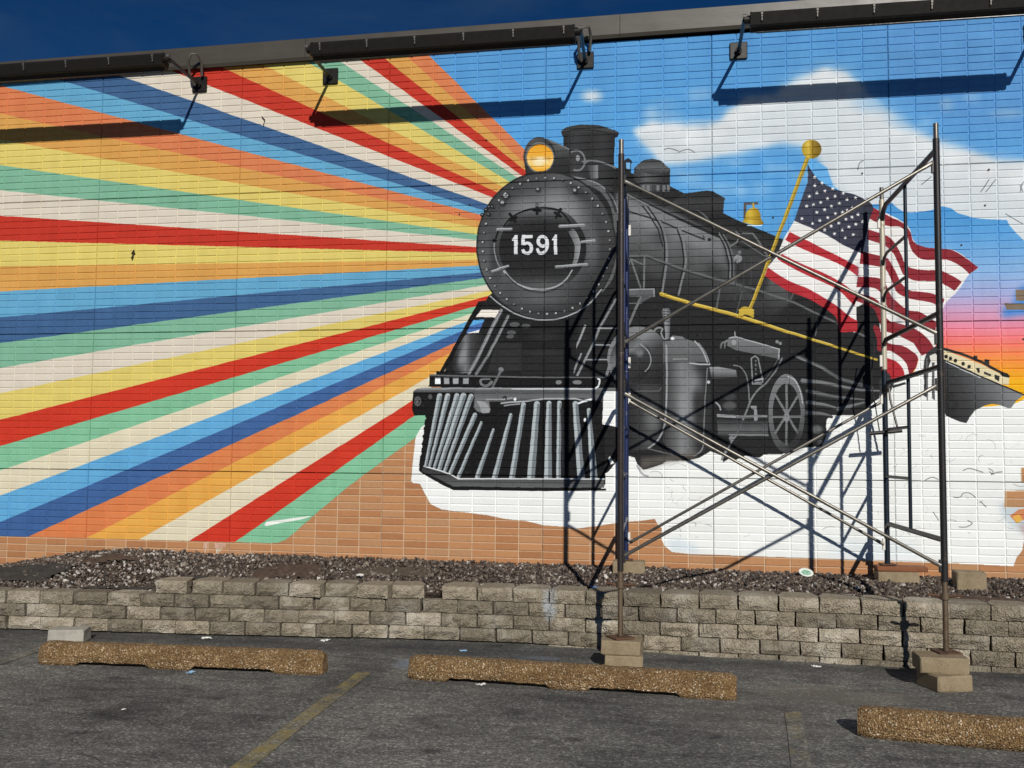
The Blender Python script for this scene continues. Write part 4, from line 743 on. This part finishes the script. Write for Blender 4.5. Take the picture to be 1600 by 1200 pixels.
while i < NR:
    x = RND.uniform(-2.6, 10.2); y = RND.uniform(ret_y(x)+(.17 if x < 1.7 or 3.58 < x < 3.9 else .30), -.012); s_ = RND.choice((.006, .007, .008, .010, .012, .017)) * RND.uniform(.8, 1.25)
    pale = max(0, .5-abs(x-.7)*.3) if x < 2.4 else (.16 if 4.6 < x < 6.6 else .06)
    if 2.3 < x < 4.4 and RND.random() < .3: continue
    R_ = NPR.normal(size=(3, 3)); q_, _ = np.linalg.qr(R_); P_ = (ROCK0*NPR.uniform(.7, 1.2, (10, 1)))*np.array([1.25, .95, .68])*s_
    rv[i] = P_@q_.T+np.array([x, y, bed_z(x, y)+RND.uniform(-.3, .55)*s_+RND.uniform(0, .004)])
    r_ = RND.random()
    bb = RND.uniform(.55, 1.15); col = (*[v*bb for v in lin(200, 196, 190)[:3]], 1) if r_ < .12*pale*2+.035 else ((*[v*bb for v in lin(152, 142, 131)[:3]], 1) if r_ < .14+.25*pale else PAL[RND.randrange(6)])
    rc[i, :] = col; i += 1
F_ = (np.array(ROCKF)[None]+(np.arange(NR)*10)[:, None, None]).reshape(-1, 3)
me = bpy.data.meshes.new('gravel'); me.from_pydata(rv.reshape(-1, 3).tolist(), [], F_.tolist()); at = me.color_attributes.new('rock', 'FLOAT_COLOR', 'POINT'); at.data.foreach_set('color', rc.ravel())
m = N('crushed_stone', .88, 0, .3); ca = m.n.new('ShaderNodeVertexColor'); ca.layer_name = 'rock'; pos = m.geo.outputs['Position']
m.color(m.mix(.4, ca.outputs['Color'], m.mix(m.noise(pos, 120, 4, .7), lin(60, 52, 48), lin(150, 140, 132)), 'MULTIPLY') if False else m.mix(1.0, ca.outputs['Color'], m.ramp(m.noise(pos, 150, 4, .7), (.3, (.7, .68, .66)), (.7, (1.15, 1.13, 1.1))), 'MULTIPLY')); me.materials.append(m.m); me.update(); fix_normals(tag(link('gravel', me), 'loose dark crushed stone with pale chips filling the raised bed', 'gravel', kind='stuff'))

def cloth(name, cx, cy, lx, ly, seed, amp, mt, label, rz=0, lift=.004):
    from mathutils import noise as NZ
    nx, ny = 60, 26; V = []; co, si = math.cos(rz), math.sin(rz); sd = Vector((seed*7.3, seed*3.1, seed*1.7)); keep = []
    f = lambda u, w, k, q: NZ.fractal(Vector((u*k, w*k, q))+sd, 1.0, 2.0, 4)
    for i in range(nx+1):
        for j in range(ny+1):
            u = i/nx-.5; w = j/ny-.5; x = cx+u*lx*co-w*ly*si+.03*f(u*lx, w*ly, 6, 2); y = cy+u*lx*si+w*ly*co+.03*f(u*lx, w*ly, 6, 5); y = min(y, -.03)
            fold = 1-abs(f(u*lx, w*ly*1.6, 4.2, 0))*1.9; fold = max(fold, 0)**1.6
            r = math.sqrt((2*u)**4+(2*w)**4); keep.append(r+.42*f(u*lx, w*ly, 3.5, 9) < .92)
            V.append((x, y, bed_z(x, y)+lift+amp*fold*max(0, 1-r*.8)+.004*f(u*lx, w*ly, 30, 1)))
    b = MB(); m_ = ny+1; b.add(V, [q for i in range(nx) for j in range(ny) for q in [(i*m_+j, (i+1)*m_+j, (i+1)*m_+j+1, i*m_+j+1)] if all(keep[k] for k in q)], True)
    o = fix_normals(b.build(name, mt)); sm = o.modifiers.new('thickness', 'SOLIDIFY'); sm.thickness = .004; tag(o, label, 'fabric', 'scraps of weed barrier on the gravel'); return o
FAB = simple('weathered_black_fabric', lin(58, 54, 50), .95, 0, .4, 12, .6); FABB = simple('muddy_brown_fabric', lin(78, 62, 50), .95, 0, .45, 14, .6); FABG = simple('earthy_fabric', lin(80, 71, 58), .95, 0, .4, 14, .6)
cloth('weed_barrier_sheet', -.35, -.98, 1.7, .55, 3, .06, FAB, 'black weed barrier sheet over the gravel at the far left end', .1)
cloth('weed_barrier_sheet', .62, -.55, .55, .28, 8, .05, FABB, 'crumpled dark brown fabric on top of the left gravel mound', .2)
cloth('weed_barrier_sheet', 2.42, -.72, .62, .42, 5, .06, FABB, 'folded brown fabric behind the stepped row of top blocks', .2)
cloth('weed_barrier_sheet', 3.28, -.5, .72, .3, 12, .03, FABG, 'flat earth-coloured fabric strip near the unpainted brick', .15)
cloth('weed_barrier_sheet', 8.05, -.98, .6, .3, 17, .04, FABB, 'torn brown fabric in the gravel at the right edge behind the post', -.1)
cloth('weed_barrier_sheet', 1.55, -1.2, 1.5, .1, 21, .03, FAB, 'thin curled black fabric edge along the lower blocks at left', .09, .02)

# ================================================================ wheel stops
def stop_material():
    m = N('exposed_aggregate', .8, 0, .35); o = m.tc.outputs['Object']; v = m.voro(o, 112, 'F1', 'Color'); r = m.sep(v)[0]; d = m.voro(o, 112, 'F1', 'Distance')
    c = m.ramp(r, (0, lin(104, 80, 52)), (.3, lin(150, 120, 82)), (.55, lin(176, 148, 108)), (.75, lin(124, 98, 66)), (.92, lin(206, 180, 138)), (1, lin(240, 228, 206)))
    c = m.mix(m.ramp(d, (.35, (0, 0, 0)), (.75, (.8, .8, .8))), c, lin(98, 78, 52)); c = m.mix(m.ramp(m.noise(o, 5, 4, .6), (.35, (.4, .4, .4)), (.6, (0, 0, 0))), c, lin(116, 88, 48))
    v2 = m.voro(o, 46, 'F1', 'Distance'); peb = m.ramp(v2, (.16, (1, 1, 1)), (.26, (0, 0, 0))); c = m.mix(m.math('MULTIPLY', peb, .7), c, m.ramp(m.sep(m.voro(o, 46, 'F1', 'Color'))[1], (0, lin(150, 112, 66)), (.6, lin(196, 160, 112)), (1, lin(236, 224, 204))))
    dirt = m.ramp(m.noise(m.mapv(o, (1.4, 3, 6)), 2.2, 6, .7), (.34, (.72, .68, .62)), (.62, (1.28, 1.26, 1.24))); c = m.mix(1.0, c, dirt, 'MULTIPLY')
    m.color(c); m.bump(m.math('SUBTRACT', m.math('ADD', m.math('MULTIPLY', m.noise(o, 24, 4), 1.2), 1.0), d), 1.0, .014); return m.m
STOPM = stop_material(); PIN = simple('steel_pin', lin(60, 44, 34), .7, .6)
def wheel_stop(x0, y0, x1, y1, label, notches, seed):
    L_ = math.hypot(x1-x0, y1-y0); R = random.Random(seed); root = empty('wheel_stop', ((x0+x1)/2, (y0+y1)/2, 0), math.atan2(y1-y0, x1-x0)); tag(root, label, 'wheel stop', 'wheel stops along the block wall')
    prof = [(-.085, 0), (-.088, .03), (-.082, .075), (-.068, .115), (-.048, .138), (-.02, .147), (.02, .147), (.048, .138), (.068, .115), (.082, .075), (.088, .03), (.085, 0)]
    n = 64; V = []; k = len(prof)
    for i in range(n+1):
        t = i/n; x = -L_/2+L_*t; e = min(t, 1-t)*L_; sh = 1-.34*max(0, 1-e/.07)**1.6
        nb = any(a < t < b_ for a, b_ in notches)
        for j, (y, z) in enumerate(prof):
            zz = z if z > .02 else (.026+R.uniform(-.003, .003) if nb else 0); hs = 1-(.12*max(0, 1-e/.05)**1.5)
            V.append((x+R.uniform(-.002, .002), y*sh+R.uniform(-.003, .003), zz*hs+(R.uniform(-.003, .003) if z > .02 else 0)))
    b = MB(); b.add(V, [(i*k+j, i*k+(j+1) % k, (i+1)*k+(j+1) % k, (i+1)*k+j) for i in range(n) for j in range(k)], True); b.add(V[:k], [tuple(range(k))]); b.add(V[-k:], [tuple(range(k-1, -1, -1))])
    fix_normals(b.build('body', STOPM, root))
    for s_ in (-.43, .43):
        b = MB(); b.tube([(s_*L_, 0, .10), (s_*L_, 0, .1485)], .011, 8); b.build('anchor_pin', PIN, root)
    return root
wheel_stop(1.45, -2.655, 3.47, -2.545, 'brown aggregate wheel stop at left, in front of the small concrete paver', ((.15, .40), (.56, .83)), 1)
wheel_stop(4.06, -2.525, 6.15, -2.645, 'brown aggregate wheel stop in the middle, in front of the left scaffold foot', ((.14, .44), (.57, .83)), 2)
wheel_stop(6.76, -3.30, 8.82, -3.56, 'brown aggregate wheel stop nearest the camera, at the right edge', ((.5, .72),), 3)

# ================================================================ loose concrete blocks
def conc(name, c1, c2):
    m = N(name, .92, 0, .2); o = m.tc.outputs['Object']; m.color(m.mix(.45, m.ramp(m.noise(o, 9, 7, .7), (.3, c1), (.7, c2)), m.ramp(m.noise(o, 160, 3, .7), (.3, c1), (.68, c2)))); m.bump(m.noise(o, 90, 5, .7), .9, .006); return m.m
CT = conc('tan_concrete', lin(112, 98, 76), lin(170, 154, 126)); CG = conc('grey_concrete', lin(134, 130, 120), lin(192, 188, 176))
def loose(name, x, y, z, d, rz, label, mt, cat='block', group='loose concrete blocks', rough=.004):
    import bmesh
    b = MB(); b.box((0, 0, d[2]/2), d, 0, .008); o = b.build(name, mt); bm = bmesh.new(); bm.from_mesh(o.data); R = random.Random(int(x*100+y*10))
    for v in bm.verts: v.co += Vector((R.uniform(-rough, rough), R.uniform(-rough, rough), R.uniform(-rough, rough)*(.5 if v.co.z > .02 else 0)))
    bm.to_mesh(o.data); bm.free(); o.location = (x, y, z); o.rotation_euler = (0, 0, rz); tag(o, label, cat, group); return o
loose('concrete_block', 5.41, -1.905, 0.0, (.26, .23, .098), .06, 'lower tan concrete block on the asphalt under the left front scaffold foot', CT)
loose('concrete_block', 5.40, -1.90, .099, (.27, .23, .098), -.05, 'upper tan concrete block carrying the rusty plate of the left front scaffold foot', CT)
loose('concrete_block', 7.47, -2.06, 0.0, (.24, .25, .1), .38, 'lower tan concrete block of the pair under the right front scaffold foot', CT)
loose('concrete_block', 7.46, -2.01, .101, (.30, .24, .1), .02, 'upper tan concrete block of the pair under the right front scaffold foot', CT)
loose('concrete_block', 5.33, -.28, bed_z(5.33, -.3)-.01, (.27, .2, .105), .02, 'tan concrete block on the gravel under the blue rear scaffold post', CT)
loose('concrete_block', 7.50, -.30, bed_z(7.5, -.3)-.012, (.32, .19, .10), .03, 'tan concrete block on the gravel under the short wooden plank', CT)
loose('concrete_block', 8.02, -.46, bed_z(8.02, -.46)-.015, (.215, .22, .145), -.05, 'tan concrete block on the gravel just right of the right front post', CT)
loose('concrete_paver', 1.16, -1.93, 0.0, (.27, .17, .1), .25, 'pale grey concrete paver lying behind the left wheel stop', CG, 'paver')
WOOD = simple('old_plank_wood', lin(126, 78, 48), .8, 0, .4, 30, .5)
ZRR = bed_z(7.5, -.3)+.0885
loose('wooden_plank', 7.54, -.28, ZRR, (.40, .14, .042), .04, 'short reddish wooden plank on a block under the right rear post', WOOD, 'plank', None, .002)

# ================================================================ scaffold
def metal(name, c, worn, rough=.45, metallic=.3, lo=.55, hi=.68):
    m = N(name, rough, metallic, .5); pos = m.geo.outputs['Position']; w = m.math('ADD', m.math('MULTIPLY', m.noise(pos, 9, 6, .7), .7), m.math('MULTIPLY', m.noise(pos, 70, 4, .7), .3))
    m.color(m.mix(m.ramp(w, (lo, (0, 0, 0)), (hi, (1, 1, 1))), c, worn)); m.bump(m.noise(pos, 120, 3), .25, .002); return m.m
PBLACK = metal('black_scaffold_paint', lin(44, 42, 42), lin(92, 78, 66), lo=.56, hi=.7); PBLUE = metal('blue_scaffold_paint', lin(26, 40, 80), lin(128, 124, 116), lo=.58, hi=.66)
PWHITE = metal('white_scaffold_paint', lin(196, 188, 168), lin(96, 84, 70), lo=.54, hi=.62); PDKBL = metal('dark_blue_scaffold_paint', lin(22, 34, 46), lin(90, 86, 80), lo=.6, hi=.68); PBROWN = metal('rust_brown_post', lin(52, 46, 44), lin(88, 72, 60), lo=.54, hi=.68)
GALV = metal('galvanised_brace', lin(124, 120, 112), lin(74, 67, 60), .4, .75, .52, .68); RUST = metal('rusty_jack_steel', lin(104, 74, 52), lin(66, 46, 34), .8, .2, .45, .6); JACK = metal('jack_screw_steel', lin(112, 96, 78), lin(80, 62, 48), .6, .5, .5, .65); WHITE = simple('white_latch', lin(226, 222, 212), .5, 0, .15)
sc = empty('scaffold', (6.4, -1.1, 0)); tag(sc, 'two tier steel pipe scaffold with cross braces standing in front of the engine', 'scaffold')
O = Vector((6.4, -1.1, 0))
def part(name, pts, r, mt, n=10, flat=None, parent=None):
    b = MB(); b.tube([Vector(p)-O for p in pts], r, n, flat=flat); return b.build(name, mt, parent or sc)
LF, LR, RF, RR = (5.385, -1.90), (5.305, -.27), (7.515, -1.93), (7.44, -.27)
TIERS = ((.66, 2.19, .93, 2.08), (2.20, 3.63, 2.44, 3.555))      # foot, head, low rail, top rail
cols_ = {LF: (PBROWN, PBROWN), LR: (PBLUE, PBLUE), RF: (PBLACK, PBLACK), RR: (PDKBL, PWHITE)}
zfoot = {LF: .205, RF: .205, LR: bed_z(5.33, -.3)+.1, RR: ZRR+.048}
POSTS = {}
for pt in (LF, LR, RF, RR):
    for k, (z0, z1, zl, zt) in enumerate(TIERS):
        zz = z0 if (pt in (LF, RF) or k) else zfoot[pt]+.008
        POSTS[pt, k] = part('post', [(*pt, zz), (*pt, z1)], .0222, cols_[pt][k], 14)
        part('coupling_pin', [(*pt, z1-.02), (*pt, z1+(.02 if k == 0 else .105))], .0175, GALV, 12, None, POSTS[pt, k])
def lerp(a, b_, t): return (a[0]+(b_[0]-a[0])*t, a[1]+(b_[1]-a[1])*t)
for fr, rr_, mt, lm in ((LF, LR, PBLUE, PBLUE), (RF, RR, PBLACK, PDKBL)):
    inner = lerp(rr_, fr, .475)
    for k, (z0, z1, zl, zt) in enumerate(TIERS):
        # the top rail turns down into the rear post
        part('top_rail', [(*fr, zt), (*lerp(rr_, fr, .09), zt), (*lerp(rr_, fr, .035), zt-.03), (*rr_, zt-.11)], .019, mt, 12)
        part('low_rail', [(*fr, zl), (*lerp(rr_, fr, .05), zl), (*rr_, zl-.04)], .019, mt, 12)
        part('ladder_post', [(*inner, zl), (*inner, zt)], .0135, lm, 10)
        for zr in ((1.315, 1.70) if k == 0 else (2.84, 3.15)):
            part('rung', [(*inner, zr), (*lerp(rr_, fr, .10), zr), (*lerp(rr_, fr, .04), zr-.02), (*rr_, zr-.09)] if k else [(*inner, zr), (*rr_, zr)], .0125, mt, 8)
        for pt in (fr, rr_):
            for zl_ in (zl-.17, zt-.12):
                b = MB(); b.box((pt[0]-O.x+(.026 if pt in (LF, LR) else -.026), pt[1]-O.y, zl_+.0), ((.022, .03, .095) if pt in (LR, RR) else (.018, .022, .085)), 0, .003); b.build('brace_lock', WHITE if pt in (LR, RR) else PBLACK, POSTS[pt, k])
def brace(a, b_):
    a, b_ = Vector(a), Vector(b_); d = (b_-a).normalized(); pts = [a, a+d*.05, a+d*.085, b_-d*.085, b_-d*.05, b_]
    fl = {0: (.35, 1.15), 1: (.35, 1.15), 4: (.35, 1.15), 5: (.35, 1.15)}; part('cross_brace', pts, .0128, GALV, 10, fl)
yo = -.034
brace((LF[0]+.03, LF[1]+yo, 3.42), (RF[0]-.03, RF[1]+yo, 2.30)); brace((LF[0]+.03, LF[1]+yo+.024, 2.27), (RF[0]-.03, RF[1]+yo+.024, 3.46))
brace((LF[0]+.03, LF[1]+yo, 1.90), (RF[0]-.03, RF[1]+yo, .765)); brace((LF[0]+.03, LF[1]+yo+.024, .77), (RF[0]-.03, RF[1]+yo+.024, 1.95))
brace((LR[0]+.03, LR[1]+yo, 1.93), (RR[0]-.03, RR[1]+yo, .76)); brace((LR[0]+.03, LR[1]+yo+.024, .72), (RR[0]-.03, RR[1]+yo+.024, 1.93))
for pt in (LF, RF):
    js = part('jack_screw', [(*pt, .212), (*pt, .67)], .0178, JACK, 14)
    c = part('jack_collar', [(*pt, .545), (*pt, .585)], .03, JACK, 12, None, js)
    for s_ in (-1, 1): part('jack_handle', [(pt[0]+s_*.025, pt[1], .565), (pt[0]+s_*.10, pt[1]-.01*s_, .572)], .0085, RUST, 8, None, js)
    b = MB(); b.box((pt[0]-O.x, pt[1]-O.y, .2055), (.15, .15, .01), .6 if pt == LF else .25, .001); b.build('base_plate', RUST, js)
for pt in (LR, RR):
    b = MB(); b.box((pt[0]-O.x, pt[1]-O.y, zfoot[pt]+.003), (.12, .12, .008), .1, .001); b.build('base_plate', RUST, sc)
# bracket left hanging on the right rear post, with its cord
part('hanging_bracket', [(7.47, -.30, 2.04), (7.475, -.31, 1.95), (7.53, -.32, 1.70)], .009, GALV, 8); part('hanging_bracket', [(7.30, -.33, 1.665), (7.56, -.33, 1.69)], .016, PBLACK, 8); part('hanging_cord', [(7.36, -.30, 2.40), (7.335, -.31, 2.2), (7.33, -.31, 2.05), (7.36, -.31, 1.88), (7.385, -.32, 1.69)], .005, PBLACK, 6)

# ================================================================ small things
b = MB(); n = 22; Vr = []
for r_, z in ((.001, .010), (.036, .010), (.040, .013), (.058, .017), (.062, .012), (.050, .002), (.001, .0)):
    Vr.append([(r_*math.cos(2*math.pi*k/n), r_*math.sin(2*math.pi*k/n), z) for k in range(n)])
dish = empty('plastic_dish', (6.80, -.20, bed_z(6.8, -.2)+.03)); dish.rotation_euler = (math.radians(28), 0, .2); tag(dish, 'small white plastic dish with a green centre on the gravel below the mural', 'dish')
V = [p for R_ in Vr for p in R_]; b.add(V, [(i*n+k, i*n+(k+1) % n, (i+1)*n+(k+1) % n, (i+1)*n+k) for i in range(len(Vr)-1) for k in range(n)], True); fix_normals(b.build('rim', simple('white_plastic', lin(226, 232, 224), .45, 0, .08), dish))
b = MB(); b.tube([(0, 0, .009), (0, 0, .0125)], .0375, 20); m = N('green_printed_disc', .5); o_ = m.tc.outputs['Object']; m.color(m.mix(m.ramp(m.voro(o_, 70, 'F1'), (.3, (0, 0, 0)), (.6, (1, 1, 1))), lin(70, 136, 104), lin(160, 200, 176))); b.build('centre_disc', m.m, dish)
PAPER = simple('white_paper', lin(228, 226, 220), .85, 0, .1); BLUEP = simple('blue_wrapper_film', lin(60, 130, 200), .4, 0, .2); LBLUE = simple('pale_blue_paper', lin(150, 185, 215), .7, 0, .1)
def scrap(x, y, z, s_, mt, label, seed, kind_='paper scrap'):
    R = random.Random(seed); b = MB(); nx = 6; V = []
    for i in range(nx+1):
        for j in range(nx+1): V.append(((i/nx-.5)*s_*1.7+R.uniform(-.1, .1)*s_, (j/nx-.5)*s_+R.uniform(-.12, .12)*s_, .004+R.uniform(0, .32)*s_))
    b.add(V, [(i*(nx+1)+j, (i+1)*(nx+1)+j, (i+1)*(nx+1)+j+1, i*(nx+1)+j+1) for i in range(nx) for j in range(nx)]); o = b.build('paper_scrap', mt); o.location = (x, y, z); o.rotation_euler = (0, 0, R.uniform(0, 3)); mo = o.modifiers.new('thickness', 'SOLIDIFY'); mo.thickness = .0015; tag(o, label, kind_, 'litter by the block wall'); return o
scrap(2.13, -1.60, 0, .045, PAPER, 'white paper scrap at the foot of the block wall, left of the stepped blocks', 1)
scrap(3.06, -1.48, 0, .045, PAPER, 'crumpled white paper scrap at the wall foot behind the left stop end', 2)
scrap(.92, -1.66, 0, .06, PAPER, 'flat white paper strip at the wall foot left of the paver', 3)
scrap(6.73, -1.60, 0, .035, PAPER, 'white paper scrap at the wall foot between the two front posts', 4)
scrap(5.10, -.88, bed_z(5.1, -.88)+.01, .05, BLUEP, 'bright blue wrapper on the gravel left of the left front post', 5, 'wrapper')
scrap(3.12, -.86, bed_z(3.12, -.86)+.02, .06, PAPER, 'white curled scrap on the gravel beside the folded brown fabric', 6)
scrap(4.20, -1.62, 0, .03, LBLUE, 'pale blue scrap on the asphalt behind the middle stop', 7)
scrap(2.72, -3.72, 0, .014, PAPER, 'tiny white scrap alone on the asphalt in the left foreground', 8)
scrap(2.62, -2.76, 0, .035, LBLUE, 'pale blue scrap tucked under the left wheel stop', 9)
scrap(4.56, -2.67, 0, .035, PAPER, 'white scrap tucked under the middle wheel stop', 10)
